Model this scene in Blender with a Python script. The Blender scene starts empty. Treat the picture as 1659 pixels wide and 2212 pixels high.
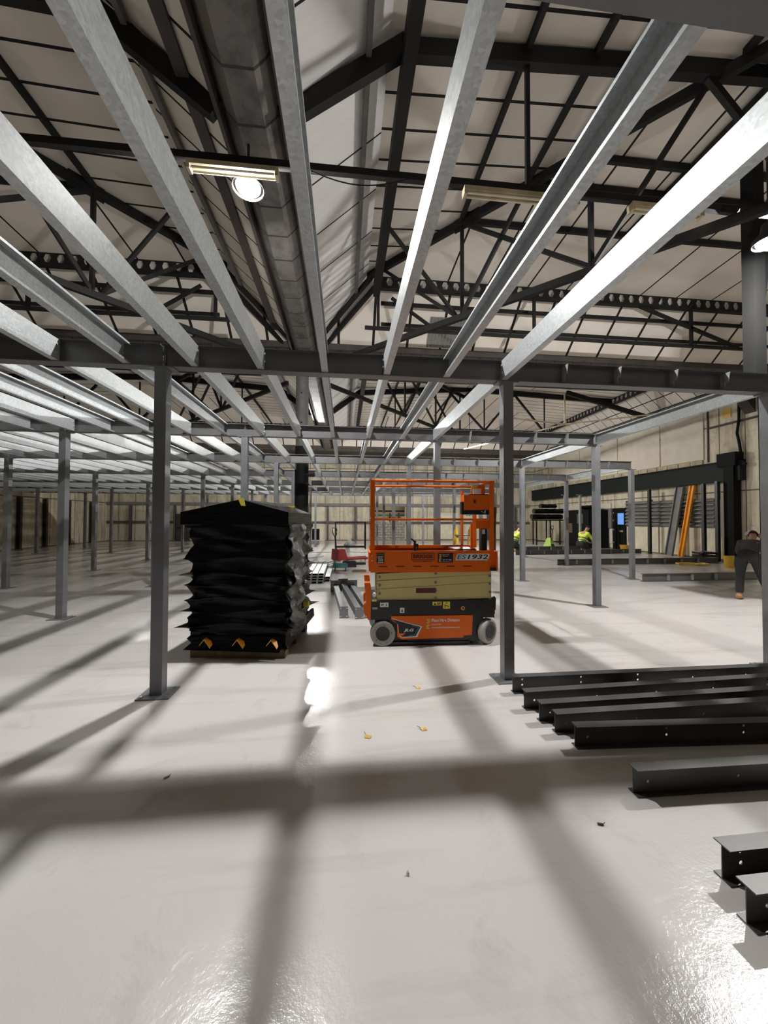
import bpy, math, random
from mathutils import Vector, Matrix, Euler
random.seed(7)
PI = math.pi
SC = bpy.context.scene
COL = SC.collection
def R(d): return math.radians(d)
def lin(r, g, b):
    return tuple(((c/255)/12.92 if c/255 <= .04045 else ((c/255+.055)/1.055)**2.4) for c in (r, g, b))

# ------------------------------------------------------------------ mesh builder
class MB:
    def __init__(s): s.v, s.f, s.m = [], [], []
    def add(s, vs, fs, mi=0):
        n = len(s.v); s.v += [tuple(v) for v in vs]
        s.f += [tuple(i+n for i in f) for f in fs]; s.m += [mi]*len(fs); return s
    def box(s, a, b, mi=0):
        (x0, y0, z0), (x1, y1, z1) = a, b
        vs = [(x, y, z) for z in (z0, z1) for y in (y0, y1) for x in (x0, x1)]
        return s.add(vs, [(0,2,3,1),(4,5,7,6),(0,1,5,4),(2,6,7,3),(0,4,6,2),(1,3,7,5)], mi)
    def ext(s, prof, p, q, up=(0,0,1), mi=0, cap=True):
        """extrude the profile [(side,up)...] from p to q"""
        p, q = Vector(p), Vector(q); d = (q-p).normalized(); u = Vector(up)
        u = (u-d*u.dot(d))
        if u.length < 1e-5: u = Vector((1,0,0))-d*d.x
        u.normalize(); sd = d.cross(u); n = len(prof)
        vs = [p+sd*a+u*b for a, b in prof]+[q+sd*a+u*b for a, b in prof]
        fs = [(i, (i+1) % n, n+(i+1) % n, n+i) for i in range(n)]
        if cap: fs += [tuple(range(n))[::-1], tuple(range(n, 2*n))]
        return s.add(vs, fs, mi)
    def bar(s, p, q, w, h, up=(0,0,1), mi=0):
        return s.ext([(-w/2,-h/2),(w/2,-h/2),(w/2,h/2),(-w/2,h/2)], p, q, up, mi)
    def cyl(s, p, q, r, n=12, r2=None, mi=0, cap=True):
        p, q = Vector(p), Vector(q); d = (q-p).normalized()
        a = Vector((0,0,1)) if abs(d.z) < .9 else Vector((1,0,0))
        u = d.cross(a).normalized(); w = d.cross(u); r2 = r if r2 is None else r2
        vs = [p+(u*math.cos(2*PI*i/n)+w*math.sin(2*PI*i/n))*r for i in range(n)]
        vs += [q+(u*math.cos(2*PI*i/n)+w*math.sin(2*PI*i/n))*r2 for i in range(n)]
        fs = [(i, (i+1) % n, n+(i+1) % n, n+i) for i in range(n)]
        if cap: fs += [tuple(range(n))[::-1], tuple(range(n, 2*n))]
        return s.add(vs, fs, mi)
    def tube(s, pts, r, n=6, mi=0):
        pts = [Vector(p) for p in pts]; k = len(pts); vs = []
        for i, p in enumerate(pts):
            d = (pts[min(i+1, k-1)]-pts[max(i-1, 0)]).normalized()
            a = Vector((0,0,1)) if abs(d.z) < .9 else Vector((1,0,0))
            u = d.cross(a).normalized(); w = d.cross(u)
            vs += [p+(u*math.cos(2*PI*j/n)+w*math.sin(2*PI*j/n))*r for j in range(n)]
        fs = [(i*n+j, i*n+(j+1) % n, (i+1)*n+(j+1) % n, (i+1)*n+j) for i in range(k-1) for j in range(n)]
        fs += [tuple(range(n))[::-1], tuple(range((k-1)*n, k*n))]
        return s.add(vs, fs, mi)
    def lathe(s, prof, p, axis=(0,0,1), n=24, mi=0):
        """prof [(r, h)...] about axis through p"""
        p = Vector(p); d = Vector(axis).normalized()
        a = Vector((0,0,1)) if abs(d.z) < .9 else Vector((1,0,0))
        u = d.cross(a).normalized(); w = d.cross(u); k = len(prof); vs = []
        for r, h in prof:
            vs += [p+d*h+(u*math.cos(2*PI*j/n)+w*math.sin(2*PI*j/n))*r for j in range(n)]
        fs = [(i*n+j, i*n+(j+1) % n, (i+1)*n+(j+1) % n, (i+1)*n+j) for i in range(k-1) for j in range(n)]
        fs += [tuple(range(n))[::-1], tuple(range((k-1)*n, k*n))]
        return s.add(vs, fs, mi)
    def prism(s, poly, a, b, axis='y', mi=0):
        """polygon [(x,z)] extruded along y from a to b (or [(y,z)] along x, or [(x,y)] along z)"""
        n = len(poly)
        def P(c, t): return {'y': (c[0], t, c[1]), 'x': (t, c[0], c[1]), 'z': (c[0], c[1], t)}[axis]
        vs = [P(c, a) for c in poly]+[P(c, b) for c in poly]
        return s.add(vs, [tuple(range(n)), tuple(range(n, 2*n))[::-1]]+[(i, n+i, n+(i+1) % n, (i+1) % n) for i in range(n)], mi)
    def build(s, name, mats, parent=None, smooth=False, loc=None):
        me = bpy.data.meshes.new(name); me.from_pydata(s.v, [], s.f)
        for m in (mats if isinstance(mats, (list, tuple)) else [mats]): me.materials.append(m)
        for p, mi in zip(me.polygons, s.m): p.material_index = mi; p.use_smooth = smooth
        import bmesh
        bm = bmesh.new(); bm.from_mesh(me); bmesh.ops.recalc_face_normals(bm, faces=bm.faces); bm.to_mesh(me); bm.free()
        if smooth:
            try: me.set_sharp_from_angle(angle=R(40))
            except Exception: pass
        me.update()
        return link(name, me, parent, loc)
def link(name, me, parent=None, loc=None):
    o = bpy.data.objects.new(name, me); COL.objects.link(o)
    if parent: o.parent = parent
    if loc: o.location = loc
    return o
def tag(o, label, cat, group=None, kind=None):
    o['label'] = label; o['category'] = cat
    if group: o['group'] = group
    if kind: o['kind'] = kind
    return o
def thing(name, label, cat, loc=(0,0,0), rz=0, group=None):
    o = bpy.data.objects.new(name, None); COL.objects.link(o)
    o.location = loc; o.rotation_euler = (0, 0, rz); o.empty_display_size = .1
    return tag(o, label, cat, group)
def struct(o, label=None, cat=None):
    o['kind'] = 'structure'
    if label: o['label'] = label
    if cat: o['category'] = cat
    return o
ORD = ['first','second','third','fourth','fifth','sixth','seventh','eighth','ninth','tenth','eleventh','twelfth','thirteenth','fourteenth',
 'fifteenth','sixteenth','seventeenth','eighteenth','nineteenth','twentieth','twenty-first','twenty-second','twenty-third','twenty-fourth',
 'twenty-fifth','twenty-sixth','twenty-seventh','twenty-eighth','twenty-ninth','thirtieth','thirty-first','thirty-second','thirty-third','thirty-fourth','thirty-fifth','thirty-sixth']
def text(body, w, h, mat, parent, o, name='lettering', ux=(1,0,0), uz=(0,0,1), shear=0, bold=0.0, label=None, keep=False):
    """flat lettering filling w x h, lower-left corner o, reading along ux with uz up"""
    cu = bpy.data.curves.new(name, 'FONT'); cu.body = body; cu.shear = shear; cu.offset = bold; cu.resolution_u = 3
    ob = bpy.data.objects.new(name, cu); COL.objects.link(ob)
    bpy.context.view_layer.update()
    me = bpy.data.meshes.new_from_object(ob.evaluated_get(bpy.context.evaluated_depsgraph_get()))
    bpy.data.objects.remove(ob); bpy.data.curves.remove(cu)
    xs = [v.co.x for v in me.vertices]; ys = [v.co.y for v in me.vertices]
    x0, x1, y0, y1 = min(xs), max(xs), min(ys), max(ys)
    sx = w/(x1-x0); sy = h/(y1-y0)
    if keep: sx = sy = min(sx, sy)
    O, U, V = Vector(o), Vector(ux), Vector(uz)
    for v in me.vertices: v.co = O+U*((v.co.x-x0)*sx)+V*((v.co.y-y0)*sy)
    me.materials.clear(); me.materials.append(mat); me.name = name
    ob = link(name, me, parent)
    if label: ob['label'] = label
    return ob

# ------------------------------------------------------------------ materials
class NT:
    def __init__(s, name):
        s.mat = bpy.data.materials.new(name); s.mat.use_nodes = True
        s.t = s.mat.node_tree; s.t.nodes.clear()
        s.out = s.n('ShaderNodeOutputMaterial')
    def n(s, typ, **kw):
        d = s.t.nodes.new(typ)
        for k, v in kw.items():
            if k.startswith('i_'):
                d.inputs[k[2:].replace('_', ' ')].default_value = v
            else: setattr(d, k, v)
        return d
    def l(s, a, b): s.t.links.new(a, b)
    def math(s, op, a, b=None, c=None):
        d = s.n('ShaderNodeMath', operation=op)
        for i, v in enumerate((a, b, c)):
            if v is None: continue
            if isinstance(v, (int, float)): d.inputs[i].default_value = v
            else: s.l(v, d.inputs[i])
        return d.outputs[0]
    def noise(s, scale, detail=4, rough=.55, vec=None, out='Fac', dist=0):
        d = s.n('ShaderNodeTexNoise'); d.inputs['Scale'].default_value = scale; d.inputs['Detail'].default_value = detail
        d.inputs['Roughness'].default_value = rough; d.inputs['Distortion'].default_value = dist
        if vec is not None: s.l(vec, d.inputs['Vector'])
        return d.outputs[out]
    def ramp(s, fac, stops):
        d = s.n('ShaderNodeValToRGB'); cr = d.color_ramp
        while len(cr.elements) < len(stops): cr.elements.new(.5)
        for e, (p, c) in zip(cr.elements, stops):
            e.position = p; e.color = (c, c, c, 1) if isinstance(c, (int, float)) else (*c, 1)
        s.l(fac, d.inputs[0]); return d.outputs[0]
    def mix(s, fac, a, b, typ='MIX'):
        d = s.n('ShaderNodeMix', data_type='RGBA', blend_type=typ)
        for i, v in ((0, fac), (6, a), (7, b)):
            if isinstance(v, (int, float)): d.inputs[i].default_value = v
            elif isinstance(v, tuple): d.inputs[i].default_value = (*v, 1)
            else: s.l(v, d.inputs[i])
        return d.outputs[2]
    def obj(s): return s.n('ShaderNodeTexCoord').outputs['Object']
    def geo(s): return s.n('ShaderNodeNewGeometry').outputs['Position']
    def mapping(s, vec, scale=(1,1,1), rot=(0,0,0)):
        d = s.n('ShaderNodeMapping'); s.l(vec, d.inputs[0]); d.inputs['Scale'].default_value = scale; d.inputs['Rotation'].default_value = rot
        return d.outputs[0]
    def bsdf(s, col, rough=.5, metal=0, bump=None, bstr=.3, bdist=.01, spec=.5, coat=0):
        b = s.n('ShaderNodeBsdfPrincipled')
        for k, v in (('Base Color', col), ('Roughness', rough), ('Metallic', metal)):
            if isinstance(v, tuple): b.inputs[k].default_value = (*v, 1)
            elif isinstance(v, (int, float)): b.inputs[k].default_value = v
            else: s.l(v, b.inputs[k])
        b.inputs['Specular IOR Level'].default_value = spec; b.inputs['Coat Weight'].default_value = coat
        if bump is not None:
            bp = s.n('ShaderNodeBump'); bp.inputs['Strength'].default_value = bstr; bp.inputs['Distance'].default_value = bdist
            s.l(bump, bp.inputs['Height']); s.l(bp.outputs[0], b.inputs['Normal'])
        s.l(b.outputs[0], s.out.inputs[0]); s.b = b; return s.mat
def plain(name, col, rough=.5, metal=0, var=.12, scale=6, spec=.5, coat=0, bstr=0):
    t = NT(name); v = t.obj(); nz = t.noise(scale, 5, .6, v)
    c = t.mix(t.ramp(nz, [(.3, 0), (.7, 1)]), tuple(x*(1-var) for x in col), tuple(min(1, x*(1+var)) for x in col))
    r = t.math('ADD', t.math('MULTIPLY', nz, .2), rough-.1)
    return t.bsdf(c, r, metal, nz if bstr else None, bstr, .005, spec, coat)
def emit(name, col, strength):
    t = NT(name); e = t.n('ShaderNodeEmission'); e.inputs[0].default_value = (*col, 1); e.inputs[1].default_value = strength
    t.l(e.outputs[0], t.out.inputs[0]); return t.mat
def seam_mat(name, col, axis, spacing, axis2=None, spacing2=1, width=.045, line=(.012,.011,.01), grime=.35, offset=0.0, ribs=0):
    """board lining with dark joint strips every `spacing` metres along world axis"""
    t = NT(name); p = t.geo(); sx = t.n('ShaderNodeSeparateXYZ'); t.l(p, sx.inputs[0])
    def lines(ax, sp, w, off=0.0):
        f = t.math('FRACT', t.math('DIVIDE', t.math('ADD', sx.outputs[ax], 100+off), sp))
        return t.math('LESS_THAN', f, w/sp)
    m = lines(axis, spacing, width, offset)
    if axis2 is not None: m = t.math('MAXIMUM', m, lines(axis2, spacing2, width))
    g1 = t.noise(.9, 6, .65, p); g2 = t.noise(7, 4, .6, p)
    g = t.math('MULTIPLY', t.ramp(g1, [(.35, 1), (.75, 0)]), grime)
    c = t.mix(g, col, tuple(x*.6*k for x, k in zip(col, (1, .95, .88))))
    c = t.mix(t.math('MULTIPLY', g2, .18), c, tuple(x*.7 for x in col))
    c = t.mix(m, c, line)
    bump = None
    if ribs:
        bump = t.math('SINE', t.math('MULTIPLY', sx.outputs[axis], 2*PI/ribs))
    return t.bsdf(c, .75, 0, bump, .35, .02, .3)
M = {}
def mats():
    # floor: pale grey painted screed, glossy with scuffs
    t = NT('floor_paint'); p = t.geo()
    n1 = t.noise(.7, 5, .6, p); n2 = t.noise(2.3, 8, .7, p, dist=.6); n3 = t.noise(40, 3, .6, p)
    c = t.mix(t.ramp(n1, [(.35, 0), (.65, 1)]), (.565, .548, .53), (.575, .54, .528))
    c = t.mix(t.ramp(n2, [(.55, 0), (.70, .5)]), c, (.42, .385, .36))
    st = t.noise(1.0, 5, .65, t.mapping(p, (.35, 3.0, 1), (0, 0, .2)))
    c = t.mix(t.ramp(st, [(.54, 0), (.72, .55)]), c, (.40, .365, .345))
    vo = t.n('ShaderNodeTexVoronoi'); vo.inputs['Scale'].default_value = 2.2; t.l(p, vo.inputs['Vector'])
    c = t.mix(t.math('LESS_THAN', vo.outputs['Distance'], .012), c, (.08, .07, .06))
    sc = t.noise(3.0, 8, .75, t.mapping(p, (1.0, 5.0, 1), (0, 0, .9)), dist=1.2)
    r = t.math('ADD', .09, t.math('MULTIPLY', n2, .20))
    r = t.math('ADD', r, t.ramp(sc, [(.56, 0), (.70, .06)]))
    b = t.math('ADD', t.math('MULTIPLY', t.noise(55, 3, .7, p), .55), t.math('MULTIPLY', t.noise(6, 4, .6, p), 1.6))
    M['floor'] = t.bsdf(c, r, 0, b, .16, .012, .5)
    # galvanised steel
    def galv(name, col, metal, r0, bs=.12):
        t = NT(name); v = t.obj()
        vo = t.n('ShaderNodeTexVoronoi'); vo.inputs['Scale'].default_value = 70; t.l(v, vo.inputs['Vector'])
        sep = t.n('ShaderNodeSeparateColor'); t.l(vo.outputs['Color'], sep.inputs[0])
        lf = t.noise(2.5, 4, .6, v)
        c = t.mix(sep.outputs[0], tuple(x*.82 for x in col), tuple(min(1, x*1.12) for x in col))
        c = t.mix(t.ramp(lf, [(.35, 0), (.7, .45)]), c, tuple(x*.78 for x in col))
        r = t.math('ADD', r0, t.math('MULTIPLY', sep.outputs[1], .09))
        return t.bsdf(c, r, metal, sep.outputs[2], bs, .002, .5)
    M['galv'] = galv('galvanised_steel', (.50, .53, .535), .5, .36, .05)
    M['zinc'] = plain('zinc_bolt', (.75, .75, .75), .25, .9)
    M['grey'] = plain('grey_steel_paint', (.22, .225, .235), .45, .55, .1, 5)
    M['dgrey'] = plain('dark_grey_primer', (.085, .083, .08), .42, .6, .15, 4)
    M['beam'] = plain('mezzanine_beam_paint', (.17, .17, .173), .45, .6, .1, 3)
    M['black'] = plain('black_roof_steel', (.011, .010, .010), .65, 0, .35, 3, .3)
    M['rust'] = plain('dark_brown_steel', (.05, .04, .034), .65, 0, .35, 3)
    M['browngrey'] = plain('brown_grey_steel', (.11, .10, .095), .6, 0, .3, 4)
    M['cream_y'] = seam_mat('roof_board_y', (.84, .775, .69), 1, .525, offset=.12)
    M['cream_x'] = seam_mat('roof_board_x', (.84, .775, .69), 0, 1.12, offset=.33)
    M['skirt_x'] = seam_mat('roof_skirt_x', (.84, .775, .69), 0, 1.02, width=.075, offset=.2)
    M['skirt_y'] = seam_mat('roof_skirt_y', (.84, .775, .685), 1, .62)
    M['white_y'] = seam_mat('white_skirt_y', (.80, .785, .77), 1, 1.06, width=.03, grime=.2, ribs=.21)
    M['skirt_g'] = seam_mat('gridded_skirt', (.74, .69, .62), 1, .62, 2, .42, width=.035)
    # valley gutter sheeting with block joints
    t = NT('gutter_sheet'); p = t.geo(); sx = t.n('ShaderNodeSeparateXYZ'); t.l(p, sx.inputs[0])
    def ln(ax, sp, w): return t.math('LESS_THAN', t.math('FRACT', t.math('DIVIDE', t.math('ADD', sx.outputs[ax], 100), sp)), w/sp)
    nz = t.noise(3.0, 6, .65, p)
    c = t.ramp(nz, [(.3, (.07, .058, .048)), (.55, (.16, .15, .14)), (.75, (.20, .15, .10))])
    M['gutter_y'] = t.bsdf(t.mix(ln(1, .62, .035), c, (.03, .025, .02)), .6, 0, nz, .3, .01)
    t = NT('gutter_sheet_x'); p = t.geo(); sx = t.n('ShaderNodeSeparateXYZ'); t.l(p, sx.inputs[0])
    nz = t.noise(3.0, 6, .65, p); c = t.ramp(nz, [(.3, (.05, .045, .04)), (.7, (.13, .12, .11))])
    M['gutter_x'] = t.bsdf(t.mix(ln(0, .62, .035), c, (.02, .018, .016)), .6, 0, nz, .3, .01)
    # walls
    def wall(name, axis, sp, col=(.70, .635, .49)):
        t = NT(name); p = t.geo(); sx = t.n('ShaderNodeSeparateXYZ'); t.l(p, sx.inputs[0])
        m = t.math('LESS_THAN', t.math('FRACT', t.math('DIVIDE', t.math('ADD', sx.outputs[axis], 100), sp)), .045/sp)
        m2 = t.math('LESS_THAN', t.math('FRACT', t.math('DIVIDE', t.math('ADD', sx.outputs[2], 98.6), 2.9)), .02)
        st = t.noise(1.2, 6, .65, t.mapping(p, (2.2, 2.2, .35))); g = t.noise(4, 6, .7, p)
        c = t.mix(t.ramp(st, [(.42, 0), (.68, .8)]), col, tuple(x*k for x, k in zip(col, (.45, .42, .36))))
        c = t.mix(t.ramp(g, [(.52, 0), (.75, .5)]), c, (.16, .13, .09))
        c = t.mix(t.math('MULTIPLY', t.math('MAXIMUM', m, m2), .8), c, (.06, .05, .04))
        return t.bsdf(c, .85, 0, g, .25, .01, .25)
    M['wall_x'] = wall('wall_panel_x', 0, 1.2); M['wall_y'] = wall('wall_panel_y', 1, 1.05)
    M['wallwhite'] = plain('white_wall_board', (.66, .60, .50), .8, 0, .07, 2)
    M['cream'] = plain('cream_board', (.76, .70, .53), .8, 0, .12, 2.5)
    M['cream2'] = plain('stained_cream_board', (.50, .43, .29), .85, 0, .3, 2.5)
    M['block'] = plain('concrete_block', (.36, .33, .27), .9, 0, .3, 6)
    M['mortar'] = plain('dark_mortar', (.05, .045, .04), .9)
    M['louvre'] = plain('grey_louvre', (.20, .195, .185), .6, 0, .15, 4)
    M['lintel'] = plain('dark_green_steel', (.013, .017, .016), .6, 0, .2, 3, .2)
    M['dblack'] = plain('matt_black', (.006, .006, .006), .7, 0, .1, 6, .2)
    M['wood'] = plain('pallet_wood', (.13, .085, .04), .8, 0, .35, 9)
    # machine colours
    M['orange'] = plain('orange_paint', (.70, .125, .005), .42, 0, .06, 3, .3)
    M['sand'] = plain('sand_paint', lin(196, 182, 122), .5, 0, .08, 3)
    M['mblack'] = plain('black_chassis', (.012, .012, .013), .4, 0, .2, 4)
    M['tyre'] = plain('grey_tyre', (.30, .29, .27), .6, 0, .15, 6)
    M['hub'] = plain('grey_hub', (.10, .10, .10), .45, .2)
    M['white'] = plain('white_print', (.75, .75, .74), .6, 0, .03)
    M['blackp'] = plain('black_print', (.008, .008, .008), .5, 0, .03)
    M['maroon'] = plain('maroon_print', (.10, .012, .01), .5, 0, .05)
    M['teal'] = plain('teal_print', (.03, .17, .26), .5, 0, .05)
    M['ltblue'] = plain('pale_blue_print', (.30, .52, .62), .5, 0, .05)
    M['yellow'] = plain('yellow_print', (.72, .60, .06), .5, 0, .05)
    M['gold'] = plain('gold_print', (.68, .46, .09), .5, 0, .05)
    M['amber'] = plain('amber_paint', lin(238, 160, 34), .4, 0, .08)
    M['red'] = plain('red_paint', (.30, .025, .02), .45, 0, .1)
    M['dteal'] = plain('teal_plastic', (.03, .13, .125), .5, 0, .1)
    M['ybucket'] = plain('yellow_plastic', (.62, .38, .03), .5, 0, .1)
    M['lime'] = plain('lime_paint', (.42, .62, .12), .5, 0, .1)
    # stretch film
    t = NT('black_film'); v = t.obj()
    n1 = t.noise(5, 7, .62, t.mapping(v, (.5, .5, 4.5)), dist=.8); n2 = t.noise(13, 5, .6, v, dist=1.0)
    M['film'] = t.bsdf((.003, .003, .0032), .14, 0, t.math('ADD', n1, t.math('MULTIPLY', n2, .22)), .32, .05, .16)
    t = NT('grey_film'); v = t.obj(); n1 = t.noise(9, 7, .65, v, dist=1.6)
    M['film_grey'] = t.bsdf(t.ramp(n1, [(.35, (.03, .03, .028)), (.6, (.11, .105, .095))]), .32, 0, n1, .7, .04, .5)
    # people
    M['skin'] = plain('skin', (.48, .27, .19), .5, 0, .06)
    M['hair'] = plain('dark_hair', (.012, .009, .007), .6)
    M['trouser'] = plain('black_work_trousers', (.012, .0125, .013), .8, 0, .3, 10)
    M['shirt'] = plain('charcoal_sweatshirt', (.035, .03, .03), .85, 0, .25, 10)
    M['boot'] = plain('tan_boot', (.42, .21, .07), .6, 0, .2, 12)
    M['hivis'] = plain('hi_vis_yellow', (.62, .80, .05), .7, 0, .12, 8)
    M['tape'] = plain('grey_reflective_tape', (.10, .11, .09), .4)
    M['bluewin'] = emit('blue_lit_glass', (.20, .42, .95), .9)
    M['lens'] = emit('flood_lens', (1.0, .985, .965), LAMP)
    M['lens3'] = emit('strong_flood_lens', (1.0, .985, .965), LAMP*1.35)
    M['lens2'] = emit('dim_flood_lens', (1.0, .975, .93), LAMP*.18)
    M['glare'] = emit('flood_glare_glass', (1.0, .985, .965), 22)  # weak emission standing in for the glare around each bulb
    M['warm'] = emit('warm_room_lamp', (1.0, .85, .55), 14)
LAMP = 6800.0
mats()
EXPO = 0.0
CAMP = Vector((0, 0, 1.7))
YAW, PIT, ROL = .1051, .02053, .003086
_f = Vector((math.sin(YAW)*math.cos(PIT), math.cos(YAW)*math.cos(PIT), math.sin(PIT))); _r = Vector((math.cos(YAW), -math.sin(YAW), 0)); _u = _r.cross(_f)
CF = _f; CR = _r*math.cos(ROL)+_u*math.sin(ROL); CU = CR.cross(CF)
# ------------------------------------------------------------------ the setting
XW, XL, YF, YN = 16.1, -18.0, 30.5, -7.2
GX, GY = -1.2, 11.45
fl = MB().box((XL-.3, YN-.3, -.2), (XW+.3, YF+3, 0)).build('floor', M['floor']); struct(fl, 'pale grey glossy painted concrete floor', 'floor')
wr = MB().box((XW, YN, 0), (XW+.25, YF+.3, 7.3)).build('wall_right', M['wall_y']); struct(wr, 'stained cream panelled wall along the right side', 'wall')
wl = MB().box((XL-.25, YN, 0), (XL, YF+.3, 7.3)).build('wall_left', M['wall_y']); struct(wl, 'cream panelled wall along the far left', 'wall')
wn = MB().box((XL, YN-.25, 0), (XW, YN, 7.3)).build('wall_near', M['rust']); struct(wn, 'panelled wall behind the viewer', 'wall')
# far wall with a ragged opening above broken blockwork
ox0, ox1, oz = 2.47, 4.97, 2.95
b = MB(); b.box((XL, YF, 0), (ox0, YF+.25, 7.3)); b.box((ox1, YF, 0), (XW, YF+.25, 7.3)); b.box((ox0, YF, oz), (ox1, YF+.25, 7.3))
struct(b.build('wall_far', M['wall_x']), 'cream panelled wall across the far end', 'wall')
b = MB(); b.box((ox0-.6, YF+2.2, 0), (ox1+.6, YF+2.4, 3.4)); b.box((ox0-.7, YF+.25, 0), (ox0-.6, YF+2.4, 3.4)); b.box((ox1+.6, YF+.25, 0), (ox1+.7, YF+2.4, 3.4))
b.box((ox0-.7, YF+.25, 3.3), (ox1+.7, YF+2.4, 3.4))
struct(b.build('wall_inner', M['wallwhite']), 'lit room behind the broken block wall', 'wall')

def ceiling_bay(x0, x1, y0, y1, label, left='skirt_y', right='skirt_y'):
    """gutter lines x0,x1,y0,y1: steep skirts up to a low hipped top, all 50 mm thick"""
    gi, ri, zg, zr, sl = .38, 1.77, 6.86, 8.10, .05
    a = [(x0+gi, y0+gi), (x1-gi, y0+gi), (x1-gi, y1-gi), (x0+gi, y1-gi)]
    c = [(x0+ri, y0+ri), (x1-ri, y0+ri), (x1-ri, y1-ri), (x0+ri, y1-ri)]
    hw = min(x1-x0, y1-y0)/2-ri; za = zr+sl*hw
    if x1-x0 > y1-y0: d = [(x0+ri+hw, (y0+y1)/2), (x1-ri-hw, (y0+y1)/2)]
    else: d = [((x0+x1)/2, y0+ri+hw), ((x0+x1)/2, y1-ri-hw)]
    m = MB(); n = 0
    for dz in (0, .06):
        vs = [(*p, zg+dz) for p in a]+[(*p, zr+dz) for p in c]+[(*p, za+dz) for p in d]
        fs = [(0,1,5,4),(1,2,6,5),(2,3,7,6),(3,0,4,7)]
        if x1-x0 > y1-y0: fs += [(4,5,9,8),(5,6,9),(6,7,8,9),(7,4,8)]
        else: fs += [(4,5,8),(5,6,9,8),(6,7,9),(7,4,8,9)]
        k = len(m.v); m.v += vs; m.f += [tuple(i+k for i in f) for f in fs]; m.m += [0, 1, 0, 2, 3, 4, 3, 4]
    o = m.build('ceiling', [M['skirt_x'], M[right], M[left], M['cream_x'], M['cream_y']])
    return struct(o, label, 'ceiling')
BAYS = {'NR': (GX, 16.0, -7.0, GY), 'NL': (-18.4, GX, -7.0, GY), 'FR': (GX, 16.0, GY, 27.2), 'FL': (-18.4, GX, GY, 27.2)}
ceiling_bay(*BAYS['NR'], 'cream boarded roof of the near right bay', 'white_y', 'skirt_g')
ceiling_bay(*BAYS['NL'], 'cream boarded roof of the near left bay')
ceiling_bay(*BAYS['FR'], 'cream boarded roof of the far right bay', 'white_y', 'skirt_g')
ceiling_bay(*BAYS['FL'], 'cream boarded roof of the far left bay')
b = MB(); b.box((XL-.2, 27.2, 7.0), (XW+.2, YF+.3, 7.12)); struct(b.build('ceiling', M['rust']), 'flat dark strip of ceiling along the far wall', 'ceiling')
b = MB(); b.box((XL-.4, YN-.3, 8.9), (XW+.4, YF+.4, 9.0)); struct(b.build('ceiling', M['black']), 'dark outer roof deck above the lining', 'ceiling')

m = MB()
def sk(t, o=.02): return (11.07-1.39*t-o*.66, 6.86+1.24*t-o*.75)
for k in range(12):
    x = 2.42+.098*k; (ya, za), (yb, zb) = sk(.06), sk(.52)
    m.add([(x,ya,za),(x+.05,ya-.015,za-.018),(x+.098,ya,za),(x,yb,zb),(x+.05,yb-.015,zb-.018),(x+.098,yb,zb),(x,ya+.006,za+.007),(x+.098,ya+.006,za+.007),(x,yb+.006,zb+.007),(x+.098,yb+.006,zb+.007)],
      [(0,1,4,3),(1,2,5,4),(6,8,9,7),(0,3,8,6),(2,7,9,5),(0,6,7,2,1),(3,4,5,9,8)])
struct(m.build('trim_24', M['louvre']), 'grey corrugated sheet patch on the end skirt of the near right roof', 'roof sheet')
# valley gutters
def gutter(name, p, q, mat, label):
    p, q = Vector(p), Vector(q)
    pr = [(-.42,.22),(-.30,.02),(-.17,-.12),(.17,-.12),(.30,.02),(.42,.22),(.40,.24),(.28,.05),(.15,-.09),(-.15,-.09),(-.28,.05),(-.40,.24)]
    t = thing(name, label, 'gutter', p)
    MB().ext(pr, (0,0,0), q-p, mi=0).build('trough', mat, t)
    d = (q-p).normalized(); s = d.cross(Vector((0,0,1)))
    for k in (-1, 1):
        MB().bar(s*k*.40+Vector((0,0,.06)), s*k*.40+(q-p)+Vector((0,0,.06)), .05, .26).build('edge_plate', M['rust'], t)
    return t
gutter('valley_gutter', (GX, -7, 6.82), (GX, 26.7, 6.82), M['gutter_y'], 'brown-grey boxy valley gutter running away overhead past the floodlight')
gutter('valley_gutter', (XL, GY, 6.80), (GX-.45, GY, 6.80), M['gutter_x'], 'dark valley gutter crossing the roof left of the round column')
gutter('valley_gutter', (GX+.45, GY, 6.80), (15.15, GY, 6.80), M['gutter_x'], 'dark valley gutter crossing the roof right of the round column')
gutter('valley_gutter', (15.62, -7, 6.82), (15.62, 26.65, 6.82), M['gutter_y'], 'dark boxy gutter along the top of the right wall')
gutter('valley_gutter', (XL, 27.15, 6.80), (15.5, 27.15, 6.80), M['gutter_x'], 'dark valley gutter across the far end of the roof')

# round column under the gutter crossing
t = thing('round_column', 'round building column, dark below and bare timber-coloured above, behind the wrapped pallet', 'column', (GX-.1, GY+.05, 0))
MB().lathe([(.205,0),(.205,3.9)], (0,0,0), n=28).build('lower_shaft', M['dblack'], t, True)
MB().lathe([(.19,3.9),(.19,6.62)], (0,0,0), n=28).build('upper_shaft', M['browngrey'], t, True)
MB().box((-.34,-.34,6.62), (.34,.34,6.68)).build('cap_plate', M['rust'], t)
b = MB()
for z in (4.6, 5.5): b.cyl((0,-.185,z), (0,-.205,z), .03, 8)
b.build('bolt', M['black'], t)

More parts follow.
